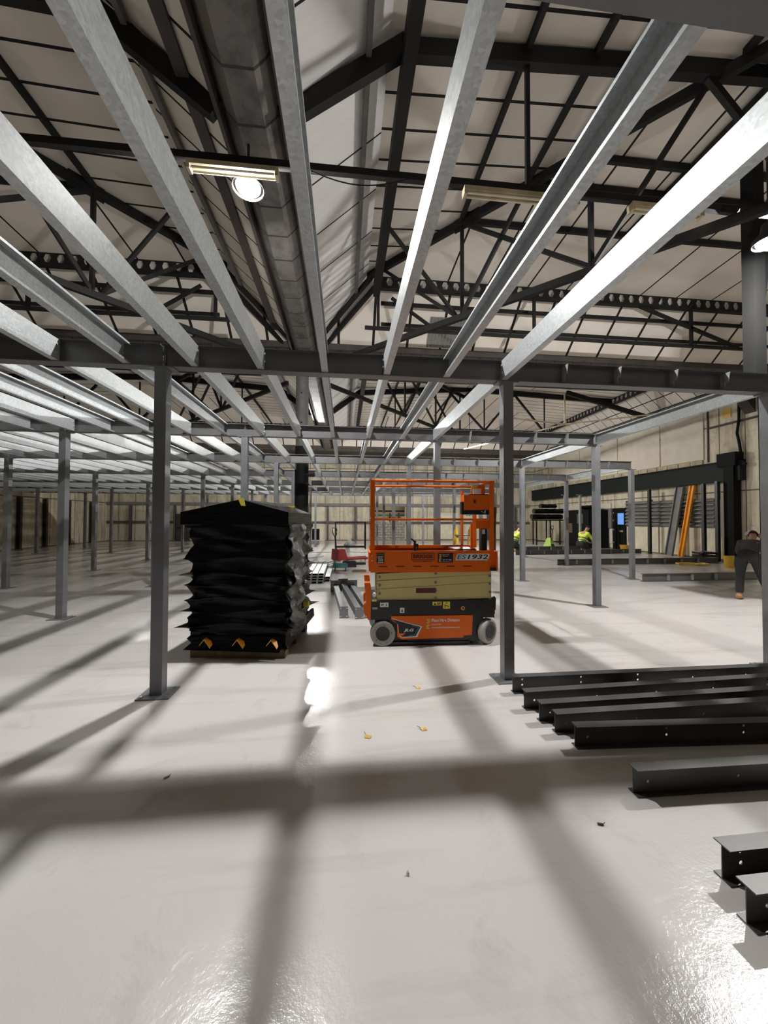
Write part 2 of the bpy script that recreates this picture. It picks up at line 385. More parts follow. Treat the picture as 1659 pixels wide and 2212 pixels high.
# ------------------------------------------------------------------ black roof steel
def castellated(name, p, q, h, label, pitch=.30):
    """I-beam with a row of hexagonal openings"""
    p, q = Vector(p), Vector(q); L = (q-p).length; d = (q-p).normalized(); s = d.cross(Vector((0,0,1))); n = int(L/pitch)
    rest = (L-n*pitch)/2; m = MB(); hw, hh = .085, h*.27
    def P(x, z, y): return d*x+Vector((0,0,z))+s*y
    for k in range(n):
        x0 = rest+k*pitch; x1 = x0+pitch; c = (x0+x1)/2
        hexa = [(c-hw,0),(c-hw*.5,hh),(c+hw*.5,hh),(c+hw,0),(c+hw*.5,-hh),(c-hw*.5,-hh)]
        out = [(x0,0),(x0,h/2),(x1,h/2),(x1,0),(x1,-h/2),(x0,-h/2)]
        for y in (-.006, .006):
            vs = [P(*a, y) for a in hexa]+[P(*a, y) for a in out]
            m.add(vs, [(i, (i+1) % 6, 6+(i+1) % 6, 6+i) for i in range(6)])
        vs = [P(*a, -.006) for a in hexa]+[P(*a, .006) for a in hexa]
        m.add(vs, [(i, (i+1) % 6, 6+(i+1) % 6, 6+i) for i in range(6)])
    for a, e in ((0, rest), (L-rest, L)):
        if e-a > .001: m.bar(P(a,0,0), P(e,0,0), .012, h)
    t = thing(name, label, 'beam', p)
    m.build('web', M['black'], t)
    for z in (h/2, -h/2): MB().bar(P(0,z,0), P(L,z,0), .13, .035).build('flange', M['black'], t)
    return t
def strut(name, p, q, w, h, label, cat='roof steel', mat='black', group=None):
    p, q = Vector(p), Vector(q)
    o = MB().bar((0,0,0), q-p, w, h).build(name, M[mat], loc=p); return tag(o, label, cat, group)
def mem(t, name, p, q, w, h, mat='black'):
    o = Vector(t.location); return MB().bar(Vector(p)-o, Vector(q)-o, w, h).build(name, M[mat], t)
def mirror(f, bay):
    """map a point written for the near right bay (left side, far side) to another bay's corner"""
    sx, sy = bay
    return lambda p: (p[0] if sx > 0 else 2*GX-p[0], p[1] if sy > 0 else 2*GY-p[1], p[2])
CORN = [((1, 1), 'near right bay'), ((-1, 1), 'near left bay'), ((1, -1), 'far right bay'), ((-1, -1), 'far left bay')]
for (sg, bn) in CORN:
    f = mirror(None, sg)
    sides = 'its left side' if sg[0] > 0 else 'its right side'
    # hip truss under the mitre of the low roof
    H = lambda x, z: f((x, 10.13-x, z))
    t = thing('hip_truss', f'black diagonal hip truss under the {bn} roof, rising from the gutter crossing', 'truss', H(.6, 6.0))
    top = lambda x: H(x, 7.99+.03*x)
    mem(t, 'top_chord', top(.57), top(6.9), .09, .17)
    mem(t, 'bottom_chord', H(-.55, 6.1), H(6.9, 5.93), .09, .13)
    for x in (2.47, 4.2, 5.9): mem(t, 'vertical', H(x, 6.05), top(x), .07, .07)
    for xa, xb in ((3.44, 2.45), (2.47, 4.2), (3.44, 5.5), (5.3, 4.2), (.9, 2.4)):
        mem(t, 'diagonal', top(xa), H(xb, 6.05), .07, .07)
    mem(t, 'gusset_plate', Vector(top(2.35)), Vector(top(2.75)), .03, .3)
    # corner hip rafters of the steep skirt, a close pair
    t = thing('hip_rafter', f'pair of black sloping rafters at the {bn} roof corner above the round column', 'rafter', f((-.75, 10.95, 6.82)))
    for dx in (-.09, .12):
        mem(t, 'rafter_bar', f((-.72+dx, 10.95+dx, 6.86)), f((.74+dx, 9.52+dx, 7.92)), .07, .13)
    # ring beams round the top of the skirts
    y0, y1 = (9.66, -4.5) if sg[1] > 0 else (13.24, 25.4)
    xr = .80 if sg[0] > 0 else 2*GX-.80; xe = 14.0 if sg[0] > 0 else -16.4
    strut('ring_beam', (xr, y0, 7.70), (xr, y1, 7.70), .17, .30, f'black solid ring beam along the gutter side of the {bn} roof', 'beam')
    castellated('castellated_beam', (xr+.1*sg[0], y0, 7.97), (xe, y0, 7.97), .38, f'black castellated beam, gutter-crossing side of the {bn} roof')
    if sg[1] < 0:
        castellated('castellated_beam', (xr+.1*sg[0], 25.4, 7.97), (xe, 25.4, 7.97), .38, f'black castellated beam with hexagonal holes, far end of the {bn} roof')
        castellated('castellated_beam', (xe, y0+.1, 7.97), (xe, 25.3, 7.97), .38, f'black castellated beam with hexagonal holes, outer wall side of the {bn} roof')
    # purlins on the low roof, parallel to the eaves; they meet at the hip truss
    for k, dd in enumerate((1.88, 2.87, 3.42, 5.0)):
        xx = .57+dd; yy = 9.56-dd; zz = 8.03+.05*dd
        strut('purlin', f((xx, yy, zz)), f((xx, -4.5 if sg[1] > 0 else -2.5, zz)), .07, .11, f'black lengthwise purlin of the {bn} roof, {ORD[k]} in from {sides}', 'purlin')
        strut('purlin', f((xx, yy, zz)), f((13.6, yy, zz)), .07, .12, f'black crosswise purlin of the {bn} roof, {ORD[k]} from the gutter crossing', 'purlin')
    strut('roof_beam', f((6.35, 9.6, 8.05)), f((6.35, 3.9, 8.2)), .14, .20, f'thick black beam under the boards of the {bn} roof', 'beam')
    # skirt purlins
    strut('skirt_purlin', f((.28, 9.9, 7.72)), f((.28, -6.2, 7.72)), .07, .12, f'grey steel rail along the top of the gutter-side skirt, {bn} roof', 'rail', 'browngrey')
    strut('skirt_purlin', f((1.0, 10.42, 7.24)), f((14.0, 10.42, 7.24)), .06, .08, f'thin lower black rail across the end skirt, {bn} roof', 'rail')
    strut('skirt_purlin', f((.95, 9.95, 7.56)), f((14.0, 9.95, 7.56)), .06, .09, f'thin black rail of the {bn} roof, just under the castellated beam', 'rail')
    t = thing('end_frame', f'black posts and brace below the end ring beam of the {bn} roof', 'roof steel', f((3.5, 9.66, 7.0)))
    for x in (.85, 5.15, 9.9): mem(t, 'hanger_bar', f((x, 9.66, 7.8)), f((x, 9.66, 6.75)), .07, .07)
    mem(t, 'bottom_tie', f((.5, 9.66, 6.72)), f((11.6, 9.66, 6.72)), .07, .08)
    mem(t, 'brace', f((8.3, 9.66, 7.78)), f((11.4, 9.66, 6.75)), .07, .08)
    mem(t, 'brace', f((1.2, 9.66, 7.55)), f((2.4, 9.66, 6.75)), .06, .07)
    # main truss across the bay
    yt = 4.75
    t = thing('roof_truss', f'black roof truss across the {bn}, deep top chord and thin tie', 'truss', f((.8, yt, 6.15)))
    g = lambda x, z: f((x, yt, z))
    mem(t, 'top_chord', g(.72, 7.90), g(6.2, 8.28), .12, .24); mem(t, 'top_chord', g(6.1, 8.28), g(13.9, 7.95), .12, .24)
    mem(t, 'rafter', g(-.80, 6.78), g(.80, 7.98), .12, .24)
    mem(t, 'bottom_tie', g(-1.2, 6.18), g(13.9, 6.20), .07, .09)
    for x in (2.45, 7.0, 10.2): mem(t, 'vertical', g(x, 6.2), g(x, 8.0), .055, .055)
    for xa, xb in ((5.2, 7.0), (8.6, 7.0), (8.6, 10.2)): mem(t, 'diagonal', g(xa, 8.1), g(xb, 6.2), .07, .10)
strut('roof_strut', (.80, 7.3, 7.6), (2.37, 7.76, 6.1), .06, .06, 'thin black strut from the near right ring beam down to the hip truss')
strut('roof_strut', (2*GX-.80, 7.3, 7.6), (2*GX-2.37, 7.76, 6.1), .06, .06, 'thin black strut from the near left ring beam down to the hip truss')
strut('skirt_beam', (-2.0, 10.9, 7.18), (-2.0, -6.0, 7.18), .15, .16, 'broad brown-black beam on the skirt just left of the valley gutter', 'beam', 'rust')
# hanging steel at the right edge, and its neighbour's lamp
t = thing('drop_post', 'thick black steel post hanging from the roof at the right edge', 'post', (7.42, 6.0, 4.15))
MB().box((-.11,-.11,0), (.11,.11,4.13)).build('shaft', M['dblack'], t)
MB().bar((.55,.1,3.6), (.06,.1,.5), .08, .16).build('brace', M['dblack'], t)
MB().box((-.3,-.2,.02), (.45,.2,.14)).build('foot_plate', M['black'], t)
# pale tie rods by the right gutter in the far bay
t = thing('tie_rod', 'pale thin tie rods fanning from a node below the far right roof', 'tie rod', (10.6, 17.5, 5.9))
for a, q in (((6.6, 14.6, 5.9), (10.6, 17.0, 6.35)), ((10.6, 17.0, 6.35), (14.5, 15.2, 6.55)), ((7.2, 22.0, 6.0), (10.6, 17.0, 6.35)), ((10.6, 17.0, 6.35), (10.6, 17.0, 7.9))):
    mem(t, 'rod', a, q, .05, .06, 'cream2')
strut('gable_brace', (10.7, 17.0, 7.9), (15.3, 17.0, 6.75), .14, .2, 'black sloping rafter down the gridded skirt to the right gutter', 'rafter')

# ------------------------------------------------------------------ lamps
def flood(p, label, rod, lens='lens'):
    t = thing('floodlight', label, 'lamp', p)
    MB().lathe([(.02,.30),(.09,.30),(.11,.16),(.20,.06),(.205,-.01),(.198,-.012),(.19,.02),(.02,.025)], (0,0,0), n=28).build('housing', M['black'], t, True)
    g = MB().lathe([(.16*math.cos(PI/2*i/8), -.085*math.sin(PI/2*i/8)+.022) for i in range(8)]+[(.004,-.063)], (0,0,0), n=28).build('glare_glass', M['glare'], t, True)  # glowing dome added so the lamp looks wider with glare
    MB().lathe([(.075*math.cos(PI/2*i/8), -.075*math.sin(PI/2*i/8)-.045) for i in range(8)]+[(.002,-.12)], (0,0,0), n=20).build('bulb', M[lens], t, True)
    MB().cyl((0,0,.30), (0,0,rod), .018, 8).build('drop_rod', M['black'], t)
flood((-1.30, 5.05, 6.11), 'glaring floodlight hung under the valley gutter, left of centre', .62)
flood((6.62, 5.12, 6.08), 'glaring floodlight beside the black drop post at the right edge', 1.75, 'lens3')
flood((-1.7, 20.4, 6.25), 'far floodlight hung under the valley gutter beyond the round column', .5, 'lens3')
flood((7.0, 20.4, 6.2), 'far floodlight under the far right roof', 1.8, 'lens3')
flood((-10.2, 5.3, 6.2), 'floodlight under the near left roof', 1.9, 'lens2')
flood((-10.2, 20.4, 6.2), 'floodlight under the far left roof', 1.9, 'lens2')
def batten(p, L, label):
    t = thing('fluorescent_batten', label, 'lamp', p)
    MB().box((0,-.06,0), (L,.06,.06)).build('body', M['cream2'], t)
    for y in (-.035, .035): MB().cyl((.05,y,-.025), (L-.05,y,-.025), .014, 8).build('tube', M['cream'], t, True)
    for x in (0, L-.04): MB().box((x,-.055,-.05), (x+.04,.055,0)).build('end_cap', M['cream2'], t)
batten((1.55, 4.75, 6.06), 1.62, 'unlit twin-tube fluorescent light hung on the near right truss tie, centre')
batten((3.95, 4.75, 6.07), 1.1, 'unlit fluorescent light on the near right truss tie, half hidden by a joist')
batten((-1.95, 4.75, 6.05), 1.1, 'short pale fluorescent fitting on the truss tie behind the glaring floodlight')
tag(MB().tube([(-.5+i*.13, 4.70, 6.12-.14*math.sin(PI*i/10)) for i in range(11)], .008, 5).build('cable', M['black']), 'thin black cable sagging between truss tie and ring beam', 'cable')
# ------------------------------------------------------------------ mezzanine
CZ, CT = 3.19, 3.41
ROWS = [.93, 3.87, 6.93, 10.04, 13.25, 16.6, 20.0, 23.4]
CX = [-15.0, -11.6, -8.2, -4.79, -1.79, 1.74, 4.97, 8.3]
ROWN = ['beam line overhead', 'nearest post line', 'second post line', 'third post line', 'fourth post line', 'fifth post line', 'sixth post line', 'rearmost post line']
IP = lambda h, b, tf, tw: [(-b/2,-h/2),(b/2,-h/2),(b/2,-h/2+tf),(tw/2,-h/2+tf),(tw/2,h/2-tf),(b/2,h/2-tf),(b/2,h/2),(-b/2,h/2),(-b/2,h/2-tf),(-tw/2,h/2-tf),(-tw/2,-h/2+tf),(-b/2,-h/2+tf)]
# ---- posts
def post_meshes(t):
    H = CZ
    s = MB().box((-.055,-.055,.012), (.055,.055,H-.012)).build('shaft', M['grey'], t)
    bp = MB().box((-.15,-.13,0), (.15,.13,.012)).build('base_plate', M['grey'], t)
    for x in (-.11, .11):
        for y in (-.095, .095): MB().cyl((x,y,.012), (x,y,.024), .014, 6).build('bolt', M['zinc'], t)
    MB().box((-.12,-.06,H-.012), (.12,.06,H)).build('cap_plate', M['grey'], t)
    return t
def visible(p, pad=60):
    d = Vector(p)-CAMP; z = d.dot(CF)
    if z < .2: return False
    return -pad < 829.5+806.4*d.dot(CR)/z < 1659+pad and -pad < 1106-806.4*d.dot(CU)/z < 2212+pad
proto = None
posts = {}
for r in range(1, 8):
    # posts standing in this line, right to left
    xs = [x for x in CX[::-1] if (x < 5.2 if r < 3 else True)]
    if r == 1: xs = [4.95, 1.74, -1.79]
    for k, x in enumerate(xs):
        if not visible((x, ROWS[r], 1.2)): continue
        lab = {(1,0): 'grey square steel post cut by the right edge, beside the bent-over worker', (1,1): 'dark grey square steel post just right of the orange lift', (1,2): 'dark grey square steel post left of the wrapped pallet, nearest on that side'}.get((r, k))
        lab = lab or f'grey square steel post in the {ORD[r-1]} row back, {ORD[k]} from the right end'
        if proto is None:
            t = proto = thing('mezzanine_post', lab, 'post', (x, ROWS[r], 0), 0, 'mezzanine posts'); post_meshes(t)
        else:
            t = proto.copy(); COL.objects.link(t); t.location = (x, ROWS[r], 0); t['label'] = lab
            for c in proto.children:
                e = c.copy(); COL.objects.link(e); e.parent = t
        posts[(r, k)] = t
# ---- main beams, one per span between posts, with their joist cleats
JX = [1.69-.632*i for i in range(32)]        # joist lines leftwards from the right post line
CLE = [2.38, 3.0, 3.68, 4.32]
def beam(r, x0, x1, label, cleats=()):
    t = thing('mezzanine_beam', label, 'beam', (x0, ROWS[r], (CZ+CT)/2), 0, 'mezzanine main beams')
    MB().ext(IP(CT-CZ, .12, .009, .007), (.004,0,0), (x1-x0-.004,0,0)).build('i_section', M['beam'], t)
    for x in cleats:
        m = MB(); m.box((x-x0-.003,-.062,-.085), (x-x0+.003,-.012,.085)); m.prism([(-.062,-.02),(-.062,.085),(-.125,.085),(-.105,-.02)], x-x0-.003, x-x0+.003, 'x')
        m.build('cleat', M['galv'], t)
    if r <= 2 and x0 < 0: MB().box((.02,-.016,-.10), (.026,-.004,.10)).build('splice_plate', M['grey'], t)
    return t
for r in range(0, 8):
    edges = ([-18.0]+CX) if r >= 3 else ([-18.0]+CX[:-1])
    if r == 1: edges = edges[:-1]+[6.4]
    if r == 0: edges = edges[:-1]+[4.97]
    for k in range(len(edges)-1, 0, -1):
        x0, x1 = edges[k-1], edges[k]
        if r < 3 and not any(visible((x0+(x1-x0)*q/6, ROWS[r], 3.3), 40 if r else 250) for q in range(7)): continue
        cl = [x for x in (CLE+[5.0+q for q in (.65, 1.27, 1.9, 2.55)] if x0 > 1.5 else []) if x0+.1 < x < x1-.1]
        beam(r, x0, x1, f'grey mezzanine I-beam on the {ROWN[r]}, {ORD[len(edges)-1-k]} span from its right end' if r else f'dark steel I-beam crossing right overhead, {ORD[len(edges)-1-k]} span from its right end', cl)
# ---- joists: cold-formed C sections
CPF = lambda s: [(s*a, b) for a, b in [(-.032,-.1),(.032,-.1),(.032,-.082),(.0295,-.082),(.0295,-.0975),(-.0295,-.0975),(-.0295,.0975),(.0295,.0975),(.0295,.082),(.032,.082),(.032,.1),(-.032,.1)]]
jm = {}
def joist_mesh(L, s):
    k = (round(L, 2), s)
    if k not in jm:
        o = MB().ext(CPF(s), (0,0,0), (0,L,0)).build('steel_joist', M['galv']); jm[k] = o.data; bpy.data.objects.remove(o)
        o = MB().cyl((-s*.0325,0,0), (-s*.045,0,0), .012, 6).build('bolt', M['zinc']); jm[k+('b',)] = o.data; bpy.data.objects.remove(o)
    return jm[k], jm[k+('b',)]
def bolts(o, mb, L):
    for y in (.035, L-.035):
        for z in (-.03, .045): link('bolt', mb, o, (0, y, z))
BAYN = ['nearest bay, right overhead', 'second bay back', 'third bay back', 'fourth bay back', 'fifth bay back', 'sixth bay back', 'rearmost bay']
# which way each channel opens in the nearest bay (+1: open side to the right)
OPEN0 = {0: 1, 1: -1, 2: 1, 3: 1, 4: -1, 5: -1, 6: 1, 7: -1, 8: 1}
for r in range(7):
    ya, yb = ROWS[r]+.046, ROWS[r+1]-.046
    for i, x in enumerate(JX):
        if r == 3 and i in (0,): continue
        if not any(visible((x, ya+(yb-ya)*q/4, 3.25), 30) for q in range(5)): continue
        s = OPEN0.get(i, 1 if i % 2 else -1) if r in (0, 1) else (1 if (i*7+r*3) % 3 == 0 else -1)
        me, mb = joist_mesh(yb-ya, s)
        dx = random.uniform(-.012, .012) if r else 0
        o = link('steel_joist', me, None, (x+dx, ya, 3.30))
        tag(o, f'galvanised steel joist in the {BAYN[r]}, {ORD[i]} from its right end', 'joist', 'galvanised floor joists')
        if r < 3: bolts(o, mb, yb-ya)
# edge members on the open right side
def edge_member(x, r, label):
    ya, yb = ROWS[r]+.046, ROWS[r+1]-.046
    me, mb = joist_mesh(yb-ya, -1); o = link('edge_joist', me, None, (x, ya, 3.30)); tag(o, label, 'joist'); bolts(o, mb, yb-ya)
edge_member(4.93, 1, 'galvanised edge joist from the right edge post back to the second row')
edge_member(4.93, 2, 'galvanised edge joist, second along the open right side')
edge_member(8.26, 3, 'galvanised edge joist over the two far right posts')
edge_member(8.26, 4, 'galvanised edge joist farther back on the open right side')
edge_member(4.93, 4, 'galvanised joist alone over the empty fifth bay on the right')

def holed_cell(m, x0, x1, z0, z1, zc, r, t):
    xc = (x0+x1)/2
    ring = [(xc+r*math.cos(PI*i/4), zc+r*math.sin(PI*i/4)) for i in range(8)]
    out = [(x1,zc),(x1,z1),(xc,z1),(x0,z1),(x0,zc),(x0,z0),(xc,z0),(x1,z0)]
    F = [(i, (i+1) % 8, 8+(i+1) % 8, 8+i) for i in range(8)]
    for y in (-t/2, t/2): m.add([(a, y, b) for a, b in ring]+[(a, y, b) for a, b in out], F)
    m.add([(a, -t/2, b) for a, b in ring]+[(a, t/2, b) for a, b in ring], F)
# ---- I-beams lying on the floor at the right
FB = [(1.657,3.526,0),(1.618,3.211,1.8),(1.645,2.996,1.3),(1.683,2.825,.8),(1.728,2.634,-3.0),(1.794,2.143,-1.0),(1.788,1.586,.3),(1.691,1.397,.3)]
FBL = ['farthest from the viewer, touching the post base', 'second from the post', 'third from the post', 'fourth from the post', 'fifth, just before the gap', 'alone, sixth from the post', 'seventh from the post, second nearest the viewer', 'nearest the viewer, at the lower right edge']
for k, (x, y, a) in enumerate(FB):
    t = thing('floor_beam', f'dark steel I-beam lying on the floor, {FBL[k]}', 'beam', (x, y+.04, .0825), R(a), 'steel beams laid out on the floor')
    m = MB(); h, bw, tf, tw, L = .163, .082, .006, .005, 3.1
    for z in (-h/2, h/2-tf): m.box((0,-bw/2,z), (L,bw/2,z+tf))
    xs = [.10+.62*q for q in range(5)]; za, zb = -h/2+tf, h/2-tf; x = 0.0
    for xx in xs:                                   # web plate with punched bolt holes
        two = (k+int(xx*3)) % 2 == 0
        m.box((x,-tw/2,za), (xx-.02,tw/2,zb)); x = xx+.02
        zs = [(za, .014, -.012), (.014, zb, .040)] if two else [(za, .014, -.012)]
        for (z0, z1, zc) in zs: holed_cell(m, xx-.02, x, z0, z1, zc, .0105, tw)
        if not two: m.box((xx-.02,-tw/2,.014), (x,tw/2,zb))
    m.box((x,-tw/2,za), (L,tw/2,zb))
    m.build('i_section', M['dgrey'], t)
# ------------------------------------------------------------------ film-wrapped pallet
t = thing('wrapped_pallet', 'tall pallet load wrapped in shiny black stretch film with yellow edge protectors', 'pallet load', (-1.873, 4.849, 0), math.atan2(-.143, 1.159))
PWD, PDP = 1.168, 1.2
m = MB()
for y in (0, .52, 1.06): m.box((0,y,0), (PWD,y+.14,.022))
for y in (0, .52, 1.06):
    for x in (0, .52, 1.028): m.box((x,y,.022), (x+.14,y+.14,.10))
for k in range(7): m.box((.0,k*.18,.10), (PWD,k*.18+.11,.122))
m.build('timber_pallet', M['wood'], t)
m = MB(); m.box((0,-.012,.0), (PWD,-.001,.105)); m.build('front_board', M['wood'], t)
prof = [(.125,.02),(.18,.0),(.24,.03),(.30,.0),(.335,.02),(.365,.03),(.40,.15),(.43,.02),(.49,.02),(.555,.0),(.585,.10),(.61,.02),(.66,.0),(.71,.055),(.735,.01),(.79,.0),(.87,.02),(.895,.075),(.93,.02),(.985,.01),(1.02,.105),(1.05,.015),(1.12,.0),(1.19,.03),(1.21,.075),(1.25,.04),(1.33,.01),(1.42,.0),(1.47,.005),(1.53,.045),(1.60,.06),(1.64,.07)]
rs = random.Random(3)
# ring of points round the load, dense at the corners
peri = []
def side(a, b, n):
    for i in range(n):
        u = i/n; u2 = .5-.5*math.cos(PI*u); peri.append((a[0]+(b[0]-a[0])*u2, a[1]+(b[1]-a[1])*u2))
side((0,0), (PWD,0), 18); side((PWD,0), (PWD,PDP), 18); side((PWD,PDP), (0,PDP), 18); side((0,PDP), (0,0), 18)
N = len(peri); jit = [[rs.uniform(-.016, .016) for _ in range(4)] for _ in prof]
zz, rings = [], []
for (i, (z, o)) in enumerate(prof):
    if i: zp, op = prof[i-1]; zz.append((zp*.5+z*.5, (op+o)/2-.010, i-1)); 
    zz.append((z, o, i))
vs = []
for z, o, i in zz:
    for q, (x, y) in enumerate(peri):
        cx, cy = x/PWD*2-1, y/PDP*2-1
        corner = min(abs(cx), abs(cy))**3
        sd = q//18; k = jit[i][sd]+(0 if sd != 1 else .02*math.sin(z*21))
        off = o*(.18+.82*corner)+k*.7+.012*math.sin(9*x+13*y+31*z)+.006*math.sin(40*z+7*x)
        L = max(abs(cx), abs(cy)); nx = cx if abs(cx) > .93 else 0; ny = cy if abs(cy) > .93 else 0
        dzz = .03*math.sin(3.2*x-2.1*y+i)*(1-corner)
        vs.append((x+nx*off, y+ny*off, z+dzz*(0 if z > 1.6 or z < .15 else 1)))
fs = [(a*N+q, a*N+(q+1) % N, (a+1)*N+(q+1) % N, (a+1)*N+q) for a in range(len(zz)-1) for q in range(N)]
fs += [tuple(range(N))[::-1], tuple(range((len(zz)-1)*N, len(zz)*N))]
m = MB(); m.add(vs, fs); w = m.build('black_film', M['film'], t, True)
# grey translucent-looking patch of film on the right flank
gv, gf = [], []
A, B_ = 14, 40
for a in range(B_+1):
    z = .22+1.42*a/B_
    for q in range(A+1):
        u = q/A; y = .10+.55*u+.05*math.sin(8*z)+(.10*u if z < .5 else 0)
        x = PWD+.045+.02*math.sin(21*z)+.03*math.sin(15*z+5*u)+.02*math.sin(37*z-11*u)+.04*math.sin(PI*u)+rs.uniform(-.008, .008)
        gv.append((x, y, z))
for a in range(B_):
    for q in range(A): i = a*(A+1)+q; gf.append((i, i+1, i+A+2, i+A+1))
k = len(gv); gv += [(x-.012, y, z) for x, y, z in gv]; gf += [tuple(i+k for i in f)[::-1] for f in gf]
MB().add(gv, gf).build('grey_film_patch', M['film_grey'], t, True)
# stiff cap and tented top
m = MB(); e = .125; zc0, zc1 = 1.63, 1.785
m.box((-e,-.05,zc0), (PWD+.04,PDP+.05,zc1)); m.build('top_cap', M['film'], t)
m = MB(); rx = .60
V = [(-e,-.05,zc1),(PWD+.04,-.05,zc1),(PWD+.04,PDP+.05,zc1),(-e,PDP+.05,zc1),(rx,-.02,zc1+.16),(rx+.05,PDP,zc1+.17),(.98,.25,zc1+.09),(.98,1.1,zc1+.10),(.25,.2,zc1+.055),(.25,1.0,zc1+.06)]
m.add(V, [(0,1,6,4),(0,4,8),(4,6,7,5),(1,2,7,6),(2,3,5,7),(3,0,8,9),(3,9,5),(8,4,5,9),(0,3,2,1)]); m.build('tented_top', M['film'], t)
def chevron(x, y, z, s, lift=0):
    m = MB(); m.add([(x-.055*s,y,z-.05*s),(x,y,z+.02*s),(x,y+.09*s,z+.02*s),(x-.055*s,y+.09*s,z-.05*s),(x+.075*s,y,z-.085*s),(x+.095*s,y+.09*s,z-.03*s),
      (x-.055*s,y,z-.062*s),(x,y,z+.008*s),(x+.075*s,y,z-.097*s)], [(0,1,2,3),(1,4,5,2),(0,6,7,1),(1,7,8,4)])
    return m
for x in (.21, .61, 1.02): chevron(x, -.10, .235, 1.0).build('edge_protector', M['amber'], t)
m = MB(); m.add([(rx-.015,-.06,zc1+.175),(rx+.06,-.06,zc1+.172),(rx+.085,-.075,zc1+.085),(rx+.03,-.075,zc1+.09),(rx-.015,-.05,zc1+.165),(rx+.06,-.05,zc1+.162),(rx+.085,-.065,zc1+.075),(rx+.03,-.065,zc1+.08)],
  [(0,1,2,3),(4,7,6,5),(0,3,7,4),(1,5,6,2),(0,4,5,1),(3,2,6,7)]); m.build('edge_protector', M['yellow'], t)
m = MB(); m.box((.92,.95,zc1+.09), (1.02,1.0,zc1+.115)); m.build('edge_protector', M['yellow'], t)
m = MB(); m.box((PWD+.02,.85,.42), (PWD+.09,.93,.50)); m.build('edge_protector', M['yellow'], t)
# black flared flaps round the foot
m = MB()
m.add([(-.06,-.07,.115),(PWD-.05,-.10,.10),(PWD+.02,-.03,.27),(.12,-.03,.275),(-.06,-.06,.11),(PWD-.05,-.09,.095),(PWD+.02,-.02,.265),(.12,-.02,.27)], [(0,1,2,3),(4,7,6,5),(0,4,5,1),(1,5,6,2),(2,6,7,3),(3,7,4,0)])
m.add([(PWD+.01,-.05,.10),(PWD+.13,PDP-.1,.24),(PWD+.11,PDP-.05,.34),(PWD+.0,.02,.30),(PWD,-.05,.10),(PWD+.10,PDP-.1,.24),(PWD+.08,PDP-.05,.34),(PWD-.02,.02,.30)], [(0,1,2,3),(4,7,6,5),(0,4,5,1),(1,5,6,2),(2,6,7,3),(3,7,4,0)])
m.build('foot_flap', M['film'], t)

# ------------------------------------------------------------------ scissor lift, drawn on a 6.27 mm grid (x right, z up from the floor)
S = .00627
t = thing('scissor_lift', 'orange electric scissor lift with cream scissor stack and guard rails', 'scissor lift', (.262, 5.02, 0), R(-2.6))
LW = .82
def bx(x0, z0, x1, z1, y0, y1): return MB().box((x0*S, y0, z0*S), (x1*S, y1, z1*S))
def pz(pts): return [(x*S, z*S) for x, z in pts]
# chassis
m = bx(15, 66, 286, 97, .012, LW-.012); m.box((24*S,.06,8*S), (100*S,LW-.06,66*S)); m.box((95*S,.04,7*S), (262*S,LW-.04,66*S)); m.box((40*S,.02,2.4*S), (230*S,LW-.1,8*S)); m.box((15*S,.03,56*S), (62*S,.2,67*S))
m.build('chassis', M['mblack'], t)
m = bx(232, 58, 284, 70, .02, .3); m.build('axle_housing', M['mblack'], t)
pan = MB().prism(pz([(58.7,64.3),(236.4,64.3),(234.3,22),(215.4,21),(215.4,16.7),(82.6,14.5),(72,20),(71.6,48),(58.7,57)]), .0, .03).build('side_panel', M['orange'], t)
MB().add([(58.7*S,0,64.3*S),(236.4*S,0,64.3*S),(236.4*S,.05,66.5*S),(58.7*S,.05,66.5*S),(58.7*S,.05,64*S),(236.4*S,.05,64*S)], [(0,1,2,3),(0,4,5,1),(3,2,5,4)]).build('panel_lip', M['orange'], pan)
def decal(pts, y, mat, name='decal', par=None): return MB().prism(pz(pts), y-.001, y, 'y').build(name, M[mat], par or pan)
decal([(60,60.5),(92,50.5),(125.5,41.8),(114.5,19.3),(82,18.3),(76,22),(72,48)], -.0010, 'white')
decal([(60.5,58.6),(92,49),(122,41),(111.5,21.5),(82,20),(76,24),(73,47)], -.0025, 'blackp')
decal([(104,44.3),(119.4,40.4),(109.8,23),(96,22.3),(96,23.6),(108.6,24.4),(116.5,39.7),(103.5,43)], -.0040, 'teal')
decal([(74,27),(90,28.5),(84,23),(76,22.5)], -.0040, 'orange')
text('JLG', 22*S, 7.6*S, M['white'], pan, (85.5*S,-.0050,30*S), shear=.25, bold=.03)
text('PHd', 21*S, 8.4*S, M['gold'], pan, (142.8*S,-.0020,36.4*S), ux=(0,0,1), uz=(-1,0,0), bold=.03)
text('Plant Hire Division', 61*S, 6.2*S, M['white'], pan, (145.7*S,-.0020,51.6*S), bold=.022)
text('020 629 9887', 22*S, 3.2*S, M['white'], pan, (145.7*S,-.0020,44*S))
text('www.planthiredivision.com', 62*S, 4.6*S, M['white'], pan, (145.7*S,-.0020,36.6*S), bold=.012)
